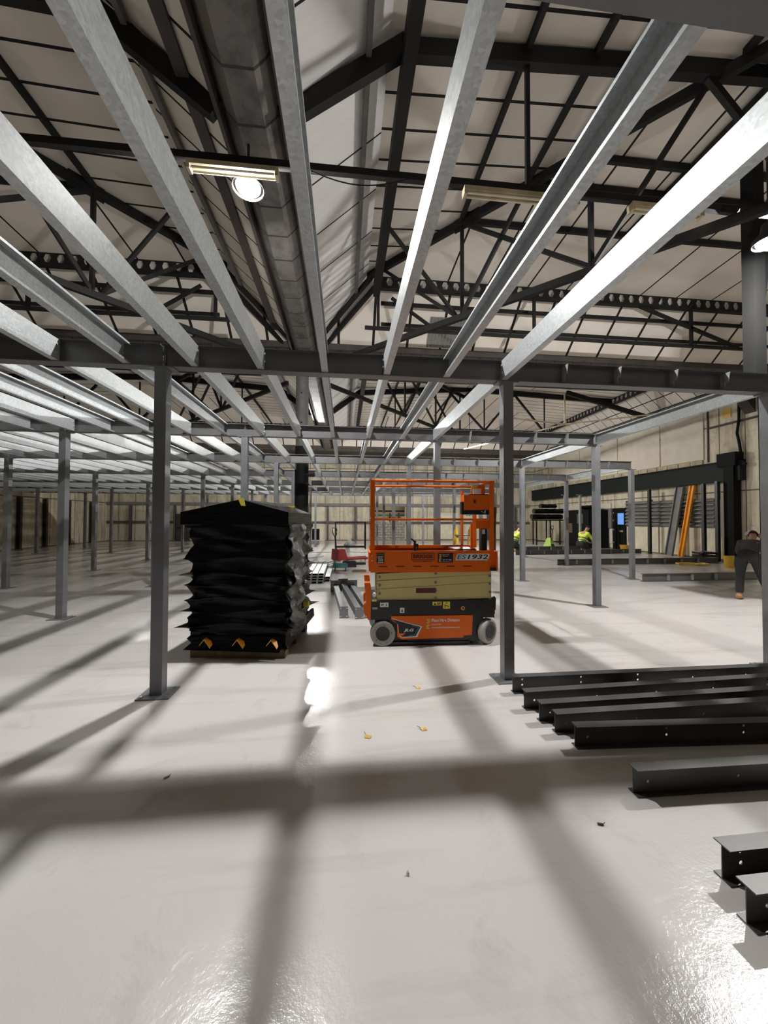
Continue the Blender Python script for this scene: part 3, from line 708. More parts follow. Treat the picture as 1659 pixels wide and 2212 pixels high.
# stickers on the chassis
def sticker(x, z, w, h, mat, y=.011):
    return MB().box((x*S, y-.002, z*S), ((x+w)*S, y, (z+h)*S)).build('sticker', M[mat], t)
s1 = sticker(34.8, 83.7, 18, 9.4, 'hub'); s1.data.materials[0] = M['white']
m = MB(); m.box((36.5*S,.008,89*S), (43*S,.009,90.5*S)); m.box((36.5*S,.008,86*S), (42*S,.009,87.2*S)); m.box((47.5*S,.008,85.5*S), (49*S,.009,91*S)); m.build('lettering', M['blackp'], s1)
s1 = sticker(77.6, 70.7, 9.5, 11, 'white'); decal([(81,72.5),(83.8,72.5),(83.8,76),(82.4,80),(81,76)], .0085, 'blackp', 'pictogram', s1)
s1 = sticker(148.3, 86, 20, 8, 'yellow'); decal([(150.5,87.5),(156,87.5),(153.2,92.5)], .0085, 'blackp', 'pictogram', s1); decal([(158,88),(166,88),(166,89.5),(158,89.5)], .0085, 'blackp', 'lettering', s1); decal([(158,90.5),(166,90.5),(166,92),(158,92)], .0085, 'blackp', 'lettering', s1)
s1 = sticker(171.3, 78.7, 15.4, 15.3, 'yellow'); decal([(175,81),(176.5,81),(176.5,86),(184,82),(184.6,83.4),(175,88)], .0085, 'blackp', 'pictogram', s1); decal([(176,90.3),(181.5,90.3),(178.8,93)], .0085, 'blackp', 'pictogram', s1)
sticker(251.2, 72, 13, 5.5, 'tyre', .018)
MB().cyl((214.9*S,.012,79.7*S), (214.9*S,.002,79.7*S), 4.3*S, 16).cyl((214.9*S,.002,79.7*S), (214.9*S,-.012,79.7*S), 2.6*S, 14, mi=1).build('emergency_stop', [M['yellow'], M['red']], t)
MB().cyl((22*S,.06,109.5*S), (22*S,-.005,109.5*S), 4.2*S, 16).build('work_lamp', M['white'], t)
MB().box((17*S,.0,96*S), (27*S,.05,100*S)).build('yellow_strip', M['yellow'], t)
MB().box((18*S,.0,79*S), (29*S,.012,84*S)).build('handle_recess', M['tyre'], t)
# end guard on the left
MB().prism(pz([(1,136),(13.4,136),(15.4,125),(15.4,95),(14,57),(10,57),(0,74),(-1,89),(4.5,95),(4.5,111.5),(1.5,125.5)]), -.005, .12).build('end_guard', M['orange'], t)
MB().prism(pz([(1,136),(13.4,136),(15.4,125),(15.4,95),(14,57),(10,57),(0,74),(-1,89),(4.5,95),(4.5,111.5),(1.5,125.5)]), LW-.12, LW).build('end_guard', M['orange'], t)
m = MB(); m.prism(pz([(278,74),(288,74),(289,100),(286,104),(278,100)]), .02, .05); m.cyl((284*S,.04,74*S), (286*S,.04,56*S), .006, 6); m.build('steer_bracket', M['mblack'], t)
MB().box((280.5*S,.014,79*S), (284.5*S,.019,87*S)).box((280*S,.014,91*S), (282.5*S,.019,96*S)).build('bracket_slot', M['white'], t)
# wheels
def wheel(x, y, ang, sgn=1):
    d = Vector((math.sin(R(ang)), -math.cos(R(ang)), 0)) if sgn > 0 else Vector((-math.sin(R(ang)), math.cos(R(ang)), 0))
    r = 27.0*S; c = Vector((x*S, y, r))
    w = MB().lathe([(.03,-.05),(r*.93,-.05),(r,-.035),(r,.04),(r*.955,.05),(r*.93,.052),(r*.80,.052),(r*.78,.044)], c, d, 40).build('wheel', M['tyre'], t, True)
    MB().lathe([(.01,.03),(r*.80,.03),(r*.80,.046),(r*.60,.047),(r*.56,.03),(.01,.03)], c, d, 32).build('rim', M['tyre'] if ang == 0 else M['hub'], w, True)
    MB().lathe([(.01,.03),(r*.57,.032),(r*.55,.050),(r*.2,.045),(.01,.045)], c, d, 32).build('hub', M['mblack'], w, True)
    u = d.cross(Vector((0,0,1)))
    if sgn > 0:
        for k in range(5):
            a = 2*PI*k/5+.5; p = c+(u*math.cos(a)+Vector((0,0,1))*math.sin(a))*r*.69; MB().cyl(p+d*.045, p+d*.052, .008, 6).build('wheel_nut', M['hub'], w)
wheel(40.8, .045, 0); wheel(272, .075, 38); wheel(40.8, LW-.045, 0, -1); wheel(268, LW-.08, 38, -1)
# scissor stack
def arm(zl, zr_, y0, y1, h=16.8, x0=28, x1=279.4):
    return MB().prism(pz([(x0,zl),(x1,zr_),(x1,zr_+h),(x0,zl+h)]), y0, y1)
for k, (a, b) in enumerate(((140.2,152.2),(122.0,135.0),(104.2,117.4),(88,101))):
    for (y0, y1) in ((.035,.075), (LW-.075,LW-.035)):
        o = arm(a, b, y0, y1, 16.9 if k else 14).build('scissor_arm', M['sand'], t)
        if y0 < .1:
            for xx, zz in ((33.8, a+7.6), (156, a+14.2-(1.2 if k else 0)), (275.8, b-4 if k else b-4)):
                MB().cyl((xx*S,.035,zz*S), (xx*S,.026,zz*S), 3.2*S, 14).cyl((xx*S,.026,zz*S), (xx*S,.022,zz*S), 1.7*S, 8, mi=1).build('pivot_pin', [M['tyre'], M['hub']], o)
for a, b in ((152,140),(135,122),(117,104.5),(102,90)):
    for (y0, y1) in ((.085,.12), (LW-.12,LW-.085)): arm(a, b, y0, y1, 12, 30, 277).build('scissor_arm', M['sand'], t)
MB().box((28*S,.13,99*S), (36*S,LW-.13,156*S)).build('cross_tube', M['sand'], t)
MB().box((113*S,.026,112.5*S), (156*S,.034,122.5*S)).build('safety_prop', M['maroon'], t)
# platform
pf = bx(14, 158, 274.3, 202, 0, .025).build('platform_side', M['orange'], t)
for x0, x1 in ((31.8,49.7),(69,87),(106,124),(142.8,160.7),(179,196.4),(214.9,233.3)):
    MB().box((x0*S,-.001,169.6*S), (x1*S,.004,171.8*S)).build('slot', M['maroon'], pf)
bx(14, 158, 274.3, 202, LW-.025, LW).build('platform_side', M['orange'], t)
bx(14, 160, 290, 166, .025, LW-.025).build('platform_deck', M['mblack'], t)
bx(274.3, 159, 293.8, 202, .05, .075).build('end_flange', M['orange'], t); bx(290, 159, 293.8, 202, .03, LW-.03).build('end_board', M['orange'], t); bx(10.5, 160, 14.2, 200, .03, LW-.03).build('end_board', M['orange'], t)
m = MB(); m.box((14*S,-.012,201*S), (274*S,.03,204.5*S)); m.box((14*S,LW-.04,201*S), (274*S,LW,208*S)); m.build('toe_rail', M['orange'], t)
# lettering on the platform
s1 = MB().box((27*S,-.003,177.5*S), (43.5*S,0,199.5*S)).build('sign', M['blackp'], pf)
text('SHORT', 13*S, 3.2*S, M['white'], s1, (28.8*S,-.004,189.5*S), bold=.02); text('TRAIL', 12*S, 3.0*S, M['white'], s1, (29.3*S,-.004,185.2*S), bold=.02); text('ZONE', 11*S, 2.8*S, M['white'], s1, (29.8*S,-.004,181.2*S), bold=.02)
MB().box((28.2*S,-.0045,194.5*S), (42.3*S,-.003,198.6*S)).build('grey_bar', M['hub'], s1); MB().box((28.2*S,-.0045,178.6*S), (42.3*S,-.003,179.6*S)).build('small_print', M['white'], s1)
m = MB(); m.box((102*S,-.003,184.7*S), (151.7*S,0,199.7*S)); s1 = m.build('badge', M['maroon'], pf)
MB().box((103.4*S,-.004,186*S), (150.3*S,-.003,198.4*S)).build('badge_panel', M['orange'], s1)
text('BRIGGS', 43*S, 9*S, M['maroon'], s1, (105.4*S,-.005,187.8*S), bold=.05); text('EQUIPMENT', 42.5*S, 3.9*S, M['maroon'], s1, (105.5*S,-.002,179.3*S), bold=.01)
s1 = MB().box((159.5*S,-.003,178.6*S), (192.8*S,0,199*S)).build('sign', M['blackp'], pf)
text('PHd', 16.4*S, 6.1*S, M['gold'], s1, (167.7*S,-.004,180.6*S), ux=(0,0,1), uz=(-1,0,0), bold=.03)
text('Plant Hire', 14.5*S, 2.6*S, M['white'], s1, (170.3*S,-.004,194.6*S)); text('Division', 11.5*S, 2.4*S, M['white'], s1, (170.3*S,-.004,191.4*S))
text('020 629 9887', 19.5*S, 2.6*S, M['white'], s1, (170.3*S,-.004,183.3*S)); text('planthiredivision.com', 19.5*S, 1.8*S, M['white'], s1, (170.3*S,-.004,180.3*S))
bd = MB().prism(pz([(199.2,183.4),(267.5,183.4),(271.4,186.5),(274,195.4),(272,197.8),(204.6,197.8),(201.4,195.6),(198.4,185.8)]), -.0015, 0).build('model_badge', M['white'], pf)
text('ES', 21*S, 10.2*S, M['teal'], bd, (201.2*S,-.0030,185.6*S), shear=.2, bold=.02); text('1932', 45.5*S, 10.2*S, M['blackp'], bd, (224.5*S,-.0030,185.6*S), shear=.2, bold=.02)
m = MB()
for z in (183, 193): m.cyl((266*S,0,z*S), (266*S,-.004,z*S), .006, 8); m.cyl((17*S,0,z*S), (17*S,-.004,z*S), .006, 8)
m.build('rivet', M['white'], pf)
# guard rails
def rail(p, q, r=.019): return MB().cyl(p, q, r, 10).build('guard_rail', M['orange'], t, True)
zt, zm = 357, 272
for y, xl in ((.02, 18.5), (LW-.02, 20)):
    MB().box(((xl-4.4)*S,y-.018,202*S), ((xl+4.4)*S,y+.018,zt*S)).build('guard_post', M['orange'], t)
    MB().box((275*S,y-.018,202*S), (284*S,y+.018,zt*S)).build('guard_post', M['orange'], t)
    rail((15*S,y,(zt-2)*S), (286*S,y,(zt-2)*S)); rail((15*S,y,zm*S), (284*S,y,zm*S), .016)
for x in (16, 284): rail((x*S,.02,(zt-2)*S), (x*S,LW-.02,(zt-2)*S)); rail((x*S,.02,zm*S), (x*S,LW-.02,zm*S), .016)
MB().box((244*S,LW-.06,204*S), (249*S,LW-.02,345*S)).box((257*S,LW-.3,202*S), (262*S,LW-.26,262*S)).build('gate_post', M['orange'], t)
MB().box((246*S,.035,252*S), (283*S,.05,270*S)).build('gate_plate', M['orange'], t)
MB().box((248*S,.3,326*S), (280*S,.32,352*S)).build('rail_plate', M['orange'], t)
MB().box((249*S,.292,345*S), (262*S,.299,351*S)).build('yellow_label', M['yellow'], t); MB().box((251*S,.292,330*S), (270*S,.299,344*S)).build('white_label', M['white'], t)
# control box
cb = MB().box((219*S,.02,293*S), (275*S,.16,326*S)).build('control_box', M['orange'], t)
m = MB(); m.box((219*S,.025,283*S), (274*S,.155,293*S)); m.box((214*S,.05,284*S), (219*S,.14,311*S)); m.box((234*S,.03,324*S), (274*S,.15,328*S)); m.box((240*S,.017,308*S), (244*S,.02,315*S))
m.build('black_trim', M['mblack'], cb)
m = MB()
for x in (223, 229, 235.5): m.box((x*S,.024,279.5*S), ((x+4)*S,.03,283.5*S))
m.build('white_label', M['white'], cb)
m = MB(); m.box((261.5*S,.1,202*S), (273.5*S,.2,252*S)); m.cyl((288*S,.1,205*S), (291*S,.1,300*S), .03, 8); m.build('cable_cover', M['mblack'], t)
MB().box((262.5*S,.095,240*S), (269*S,.1,250*S)).build('white_label', M['white'], t)
MB().tube([(254*S,.05,292*S),(258*S,.0,288*S),(263*S,-.01,285*S),(266*S,.02,292*S)], .012, 6).build('joystick_cable', M['mblack'], t, True)
m = MB(); m.box((107*S,-.008,202*S), (112*S,.02,226*S)); m.box((112*S,-.004,213*S), (116.5*S,.02,219*S)); m.prism(pz([(100,230),(108,222),(110,225),(103,231)]), -.004, .02); m.box((114*S,-.004,206*S), (117*S,.02,219*S)); m.build('gate_latch', M['mblack'], t)
MB().box((200*S,.05,203*S), (247*S,.5,207*S)).build('red_tray', M['red'], t)
# ------------------------------------------------------------------ steel stacked behind the pallet
me = MB().ext([(-.072,0),(.072,0),(.072,.058),(.066,.058),(.066,.006),(-.066,.006),(-.066,.058),(-.072,.058)][::-1], (0,0,0), (0,2.75,0)).build('steel_channel', M['galv']); CHM = me.data; bpy.data.objects.remove(me)
for c in range(4):
    n = 4 if c < 3 else 2
    for k in range(n):
        o = link('steel_channel', CHM, None, (-.96+c*.165+k*.006, 9.98+(.0 if c < 3 else .3)+k*.015, .025+k*.064+.058)); o.scale = (1, 1, -1)
        where = ['topmost', 'second from the top', 'third from the top', 'lowest'][n-1-k] if n == 4 else ['lower', 'upper'][k]
        tag(o, f'galvanised channel behind the wrapped pallet, {where} in {ORD[c]} stack from left', 'steel channel', 'stacked galvanised channels')
t = thing('timber_bearer', 'timber bearer under the near end of the galvanised channel stack', 'bearer', (-.7, 10.5, 0)); MB().box((-.36,-.05,0), (.33,.05,.025)).build('plank', M['wood'], t)
# galvanised offcuts lying behind
for k, (x, y, L, a, w) in enumerate(((-1.75,13.2,2.0,-20,.12),(-1.45,13.2,2.1,-19,.10),(-1.12,13.2,2.0,-17,.12),(-.82,13.2,1.9,-16,.10),(-2.0,16.0,1.6,-40,.1))):
    t = tag(MB().box((-w/2,0,.0), (w/2,L,.05)).build('steel_channel', M['galv'], loc=(x, y, .0)), f'loose galvanised channel on the floor behind the stack, {ORD[k]} from the left' if k < 4 else 'loose galvanised channel farthest back behind the stack', 'steel channel'); t.rotation_euler = (0, 0, R(a))
# grey posts lying on the floor with their plates
for k, (x, y, a, L, lab) in enumerate(((-.005, 6.50, 4.6, 2.45, 'leftmost, apart from the pair'), (.26, 6.42, 6.0, 2.75, 'middle one of three'), (.43, 6.46, 5.6, 2.5, 'rightmost, behind the lift'))):
    t = thing('lying_post', f'grey steel post lying on the floor left of the lift, {lab}', 'post', (x, y, .0), R(a), 'posts lying left of the lift')
    MB().box((-.055,.008,.05), (.055,L,.16)).build('shaft', M['grey'], t)
    MB().box((-.075,0,.0), (.075,.008,.2)).build('cap_plate', M['grey'], t)
    MB().box((-.12,L,.0), (.12,L+.012,.26)).build('base_plate', M['grey'], t)
    for dx in (-.055, .055):
        for z in (.03, .17): MB().cyl((dx,-.004,z), (dx,.004,z), .011, 8).build('bolt', M['zinc'], t)
# red pallet truck
t = thing('pallet_truck', 'red hand pallet truck with black loop handle, beyond the channel stack', 'pallet truck', (-.25, 14.6, 0), R(-62))
m = MB()
for x in (-.2, .2): m.box((x-.08,.25,.13), (x+.08,1.35,.2))
m.build('fork', M['red'], t)
MB().prism([(-.15,.14),(.30,.14),(.16,.56),(-.12,.56)], -.28, .28, 'x').build('body', M['red'], t)
MB().cyl((0,-.05,.3), (.0,-.12,1.0), .03, 10).build('mast', M['mblack'], t)
hd = [(0,-.12,1.0),(-.15,-.14,1.16),(-.2,-.15,1.28),(-.15,-.16,1.38),(.15,-.16,1.38),(.2,-.15,1.28),(.15,-.14,1.16),(0,-.12,1.0)]
MB().tube([(-q[1]*0+q[0], q[1], q[2]) for q in hd], .022, 8).build('loop_handle', M['mblack'], t, True)
for x in (-.14, .14): MB().cyl((x-.03,-.05,.1), (x+.03,-.05,.1), .1, 16).build('steer_wheel', M['white'], t, True)
for x in (-.2, .2): MB().cyl((x-.04,1.15,.06), (x+.04,1.15,.06), .06, 12).build('fork_roller', M['white'], t, True)
t.rotation_euler = (0, 0, R(-62))
# teal wheeled dolly and tools
t = thing('dolly', 'teal plastic wheeled dolly beside the channel stack', 'dolly', (-.13, 12.45, 0))
m = MB(); m.box((-.24,-.16,.12), (.24,.16,.22)); m.box((-.2,-.13,.22), (.2,.13,.25)); m.build('deck', M['dteal'], t)
for x in (-.17, .17):
    for y in (-.1, .1): MB().cyl((x-.02,y,.06), (x+.02,y,.06), .06, 12).build('castor', M['mblack'], t, True)
for k, (nm, lab, cat, p, sz, mt) in enumerate((('tool_case', 'dark tool case on the floor just right of the red pallet truck', 'case', (.18,13.6,0), (.5,.3,.22), 'mblack'), ('grinder_box', 'small yellow tool box on the floor behind the channel stack', 'box', (-.55,13.0,0), (.16,.14,.12), 'amber'), ('wood_offcut', 'short timber offcut lying left of the lift', 'timber', (.48,12.2,0), (.45,.1,.07), 'wood'), ('black_offcut', 'short black steel offcut lying beyond the dolly', 'steel offcut', (.55,14.2,0), (.5,.12,.08), 'mblack'))):
    t = thing(nm, lab, cat, p); x, y, z = sz
    MB().prism([(-x/2,0),(x/2,0),(x/2,z*.8),(x*.4,z),(-x*.4,z),(-x/2,z*.8)], -y/2, y/2).build('body', M[mt], t)
    if 'case' in nm or 'box' in nm: MB().tube([(-x*.2,0,z),(-x*.17,0,z+.05),(x*.17,0,z+.05),(x*.2,0,z)], .012, 6).build('handle', M['mblack'], t)
# black open frame
t = thing('steel_stand', 'black open rectangular steel stand between pallet truck and lift', 'stand', (-.52, 21.5, 0))
for y in (0, .7):
    for x in (0, 1.72): MB().box((x-.03,y-.03,0), (x+.03,y+.03,1.58)).build('leg', M['dblack'], t)
for z in (.12, 1.55):
    for y in (0, .7): MB().box((.03,y-.025,z-.03), (1.69,y+.025,z+.03)).build('rail', M['dblack'], t)
    for x in (0, 1.72): MB().box((x-.025,.03,z-.03), (x+.025,.67,z+.03)).build('rail', M['dblack'], t)
t = thing('chop_saw', 'grey chop saw on the far floor, seen through the black steel stand', 'saw', (.3, 23.2, 0))
MB().box((-.35,-.2,0), (.35,.2,.16)).build('base', M['louvre'], t); MB().cyl((0,-.02,.3), (0,.02,.3), .17, 20).build('blade_guard', M['tyre'], t, True); MB().bar((-.3,0,.18), (.12,0,.52), .05, .05).build('arm', M['tyre'], t); MB().bar((.12,0,.52), (.42,0,.3), .04, .04).build('handle', M['mblack'], t)
# yellow step ladder behind the lift
t = thing('step_ladder', 'yellow folding step ladder standing behind the right end of the lift', 'ladder', (2.55, 7.4, 0), R(8))
for x in (-.2, .2):
    MB().bar((x,0,.03), (x*.8,.3,1.55), .05, .025).build('stile', M['ybucket'], t); MB().bar((x,.75,.03), (x*.8,.34,1.5), .04, .025).build('rear_leg', M['ybucket'], t)
for k in range(5): MB().box((-.2,.0+.055*k,.28+.27*k), (.2,.09+.055*k,.31+.27*k)).build('tread', M['hub'], t)

# ------------------------------------------------------------------ right wall
XR = XW
def on_wall(name, y0, y1, z0, z1, d, mat, label, st=True, cat='wall panel', sub=None):
    o = MB().box((XR-d, y0, z0), (XR-.002, y1, z1)).build(name, M[mat])
    return struct(o, label, cat) if st else tag(o, label, cat)
on_wall('trim_1', 13.4, 30.2, 3.35, 4.12, .30, 'lintel', 'long dark green-black steel lintel along the right wall', True, 'lintel')
on_wall('trim_2', 13.4, 30.2, 4.12, 4.19, .34, 'dblack', 'thin top flange of the dark lintel', True, 'lintel')
t = thing('wall_column', 'thick black steel column at the near end of the dark lintel', 'column', (XR-.25, 13.75, 0))
MB().box((-.17,-.2,0), (.17,.2,4.0)).build('shaft', M['dblack'], t); MB().box((-.2,-.3,3.95), (.2,.45,4.5)).build('head', M['dblack'], t)
MB().bar((-.1,.0,4.4), (.05,-.5,3.95), .12, .12).build('bracket', M['dblack'], t)
for k, (a, b) in enumerate(((15.15, 17.4), (17.5, 20.4), (20.5, 24.0), (24.1, 27.0))):
    on_wall(f'trim_{3+k}', a, b, 4.45, 6.95, .05, 'wallwhite', f'whitewashed wall board above the dark lintel, {ORD[k]} from the near end')
m = MB()
for k in range(18): m.box((XR-.06, 15.2+k*.62, 4.24), (XR-.004, 15.78+k*.62, 4.42))
struct(m.build('trim_7', M['cream2']), 'row of small blocks between lintel and white boards', 'wall trim')
m = MB()
for y in (14.95, 12.6, 11.3, 9.9, 8.4): m.box((XR-.05,y-.03,0 if y < 13 else 4.3), (XR-.003,y+.03,7.0))
for z in (5.75,): m.box((XR-.045,7.0,z), (XR-.003,14.9,z+.06))
struct(m.build('trim_8', M['rust']), 'dark strips dividing the right wall panels', 'wall trim')
t = thing('downpipe', 'black downpipe on the right wall near the right edge', 'pipe', (XR-.12, 12.75, 0)); MB().cyl((0,0,0), (0,0,6.6), .075, 10).build('pipe', M['dblack'], t, True)
t = thing('cable_run', 'thick black cable hanging down the right wall above the column head', 'cable', (XR-.1, 13.55, 4.4)); MB().tube([(0,0,2.2),(0,.02,1.4),(0,.1,.9),(0,.02,.5),(0,-.05,0)], .05, 8).build('cable', M['dblack'], t, True)
on_wall('yellow_notice', 13.95, 14.3, 6.05, 6.45, .03, 'gold', 'small mustard notice high on the right wall', False, 'notice')
t = thing('corbel', 'dark rusty corbel bracket high on the right wall', 'bracket', (XR-.02, 13.2, 6.2)); MB().prism([(0,.5),(-.5,.62),(-.5,.4),(0,-.2)], -.2, .2).build('bracket', M['rust'], t)
# grey louvred shutters, each slat course in one panel
def louvre(y0, y1, z0, z1, label):
    t = thing('louvred_panel', label, 'shutter', (XR-.05, y0, z0)); n = 7; h = (z1-z0)/n; m = MB()
    for k in range(n): m.prism([(0,k*h),(-.13,k*h+.02),(-.13,k*h+.06),(0,(k+1)*h-.03)], 0, y1-y0)
    m.build('slats', M['louvre'], t); MB().box((-.02,-.06,-.04), (.04,0,z1-z0+.03)).box((-.02,y1-y0,-.04), (.04,y1-y0+.06,z1-z0+.03)).build('frame', M['rust'], t)
louvre(14.6, 16.3, 1.42, 2.72, 'grey louvred panel on the right wall, nearest to the black column')
louvre(16.45, 18.0, 1.42, 2.74, 'grey louvred panel behind the leaning grey beam')
louvre(18.1, 19.75, 1.42, 2.78, 'grey louvred panel beside the dark door')
for k, (a, b) in enumerate(((14.3, 15.9), (16.0, 17.55), (17.65, 19.6))):
    on_wall(f'trim_{9+k}', a, b, .05, 1.36, .04, 'cream', f'cream board low on the right wall under the louvres, {ORD[k]} from the near end')
on_wall('white_board', 14.05, 14.45, 1.0, 2.6, .07, 'wallwhite', 'tall whitish board leaning flat beside the black column', False, 'board')
for k, (y, h) in enumerate(((17.55, 3.3), (14.65, 3.3), (14.05, 3.35))):
    t = thing('wall_post', f'slim dark steel post standing just off the right wall, {ORD[2-k]} from the black column', 'post', (15.5, y, 0), 0, 'posts by the right wall')
    MB().ext(IP(.13, .12, .01, .01), (0,0,.01), (0,0,h), (1,0,0)).build('shaft', M['dgrey'], t); MB().box((-.12,-.12,0), (.12,.12,.012)).build('base_plate', M['dgrey'], t)
# dark door with a blue-lit pane
d = MB().box((XR-.10, 19.85, 0), (XR-.03, 20.85, 2.42)).build('door_1', M['dblack']); struct(d, 'black door in the right wall with a blue-lit window pane', 'door')
MB().box((XR-.112, 19.95, 1.46), (XR-.10, 20.42, 2.12)).build('pane', M['bluewin'], d)
MB().box((XR-.115, 20.0, 1.02), (XR-.10, 20.3, 1.12)).build('push_plate', M['tyre'], d)
m = MB()
for z in (.35, 1.1, 1.65, 2.1): m.box((XR-.115, 20.74, z), (XR-.10, 20.79, z+.09))
m.build('hinge', M['tyre'], d)
on_wall('trim_12', 20.95, 22.0, 1.25, 2.4, .12, 'louvre', 'pale corrugated sheet left of the dark door')
on_wall('trim_13', 20.95, 22.3, .3, 1.2, .05, 'wallwhite', 'white board low on the wall left of the dark door')
on_wall('trim_14', 21.0, 25.3, 2.42, 2.75, .10, 'wallwhite', 'long white board over the dark recess')
# leaning channels
def leaning(p, q, mat, label, w=.34, face=None):
    t = thing('leaning_channel', label, 'steel channel', p); d = Vector(q)-Vector(p)
    MB().ext([(-w/2,-.05),(w/2,-.05),(w/2,.05),(w/2-.05,.05),(w/2-.05,-.02),(-w/2+.05,-.02),(-w/2+.05,.05),(-w/2,.05)], (0,0,0), d, (-1,0,0)).build('channel', M[mat], t)
    return t
leaning((15.5, 16.45, .03), (15.95, 16.25, 3.3), 'louvre', 'tall grey steel channel leaning against the right wall', .42)
leaning((15.5, 15.8, .03), (15.95, 15.6, 3.32), 'amber', 'tall amber-yellow channel leaning against the right wall', .24)
# rack of dark goods in the far right corner
t = thing('storage_rack', 'black steel rack of dark bundles in the far right corner', 'rack', (13.0, 24.2, 0), R(-12))
for x in (0, .9, 1.8):
    for y in (0, .8): MB().box((x-.035,y-.035,0), (x+.035,y+.035,1.75)).build('upright', M['dblack'], t)
for z in (1.66,): MB().box((-.1,-.05,z), (1.9,.85,z+.09)).build('shelf', M['dblack'], t)
MB().box((-.0,-.05,.25), (1.85,-.01,.31)).build('rail', M['dblack'], t)
RK = Matrix.Translation((13.0, 24.2, 0)) @ Matrix.Rotation(R(-12), 4, 'Z')
rb = random.Random(5)
for k, (x, z, w, h) in enumerate(((.25,1.76,.98,.34),(1.27,1.76,.95,.34),(.4,2.14,.98,.34),(1.40,2.14,.9,.34),(.85,2.53,1.0,.28))):
    n = 12; V = []; F = []
    for i in range(7):
        u = i/6
        for j in range(n):
            a = 2*PI*j/n; rr = 1+rb.uniform(-.12, .12); V.append((-w/2+w*u, .38+.36*math.cos(a)*rr, h/2+h/2*math.sin(a)*(rr if math.sin(a) > 0 else 1)))
    for i in range(6):
        for j in range(n): F.append((i*n+j, i*n+(j+1) % n, (i+1)*n+(j+1) % n, (i+1)*n+j))
    F += [tuple(range(n)), tuple(range(6*n, 7*n))]
    o = MB().add(V, F).build('black_bundle', M['film'], None, True, RK @ Vector((x, 0, z))); o.rotation_euler = (0, 0, R(-12))
    tag(o, f'black wrapped bundle piled on the corner rack, {ORD[k]} counted from the lower left', 'bundle', 'bundles on the corner rack')
o = MB().add([(a[0], a[1], a[2]) for a in V], F).build('black_bundle', M['film'], None, True, (15.7, 22.0, 2.37)); o.rotation_euler = (0, 0, R(90))
tag(o, 'black wrapped bundle lying on top of the black cabinet', 'bundle')
t = thing('dark_booth', 'large black cabinet standing against the wall behind the crouching hi-vis worker', 'cabinet', (15.2, 21.6, 0)); MB().box((-.5,-.4,0), (.8,1.95,2.35)).build('body', M['dblack'], t); MB().box((-.53,.1,1.5), (-.5,.7,2.1)).build('grille', M['hub'], t); MB().box((-.53,1.2,.9), (-.5,1.8,1.5)).build('panel', M['wood'], t)
for k, x in enumerate((12.75, 13.55)):
    t = thing('corner_post', f'bright slim steel post standing before the corner rack, {["left","right"][k]} one', 'post', (x, 20.5-.2*k, 0)); MB().box((-.05,-.05,.01), (.05,.05,3.15)).build('shaft', M['galv'], t); MB().box((-.18,-.07,3.15), (.12,.07,3.19)).build('cap_plate', M['grey'], t); MB().box((-.1,-.1,0), (.1,.1,.01)).build('base_plate', M['grey'], t)
t = thing('hand_truck', 'lime green pump truck with loop handle before the corner rack', 'pallet truck', (12.45, 21.6, 0), R(40))
MB().prism([(-.15,.05),(.35,.05),(.1,.62),(-.1,.62)], -.22, .22, 'x').build('body', M['lime'], t); MB().cyl((0,-.1,.3), (0,-.14,1.05), .03, 8).build('mast', M['mblack'], t)
MB().tube([(0,-.14,1.05),(-.16,-.15,1.2),(-.16,-.15,1.35),(.16,-.15,1.35),(.16,-.15,1.2),(0,-.14,1.05)], .025, 6).build('loop_handle', M['mblack'], t)
for x in (-.1, .1): MB().cyl((x-.04,-.1,.13), (x+.04,-.1,.13), .13, 14).build('wheel', M['mblack'], t, True)
# yellow bucket with brush
def bucket(p, label, r=.22, h=.34):
    t = thing('bucket', label, 'bucket', p)
    MB().lathe([(r*.75,0),(r,h),(r*1.06,h),(r*1.06,h-.02),(r*.95,h-.015),(r*.72,.02)], (0,0,0), n=20).build('body', M['ybucket'], t, True)
    MB().tube([(r*math.cos(PI*i/8), .02, h-.03+.0*i+.02*math.sin(PI*i/8)) for i in range(9)], .008, 5).build('handle', M['tyre'], t); return t
bucket((15.0, 18.6, 0), 'yellow bucket with a brush in it by the dark door', .27, .38)
t = thing('brush', 'long-handled brush standing in the yellow bucket', 'brush', (15.0, 18.6, .025)); MB().cyl((0,0,0), (.25,-.2,1.0), .018, 8).build('handle', M['white'], t); MB().box((-.05,-.05,0), (.05,.05,.07)).build('head', M['tyre'], t)
bucket((13.9, 12.2, 0), 'yellow bucket on the floor left of the bent-over worker', .17, .42)
t = thing('hose', 'yellow hose tangled on the floor near the black wall column', 'hose', (13.2, 13.0, 0)); rh = random.Random(2)
MB().tube([(.55*math.cos(.55*i)+rh.uniform(-.1,.1), .28*math.sin(.55*i)+rh.uniform(-.06,.06), .025+.012*(i % 4)) for i in range(44)], .02, 6).build('tube', M['gold'], t, True)
t = thing('dark_crate', 'dark grey slatted crate on the floor by the black wall column', 'crate', (15.1, 14.3, 0))
m = MB(); m.box((-.3,-.25,0), (.3,.25,.03))
for z in (.06, .18, .30): m.box((-.3,-.25,z), (.3,-.23,z+.08)); m.box((-.3,.23,z), (.3,.25,z+.08)); m.box((-.3,-.25,z), (-.28,.25,z+.08)); m.box((.28,-.25,z), (.3,.25,z+.08))
m.build('slats', M['mblack'], t); MB().box((-.32,-.26,.38), (-.28,.26,.40)).box((.28,-.26,.38), (.32,.26,.40)).build('rim', M['tyre'], t)
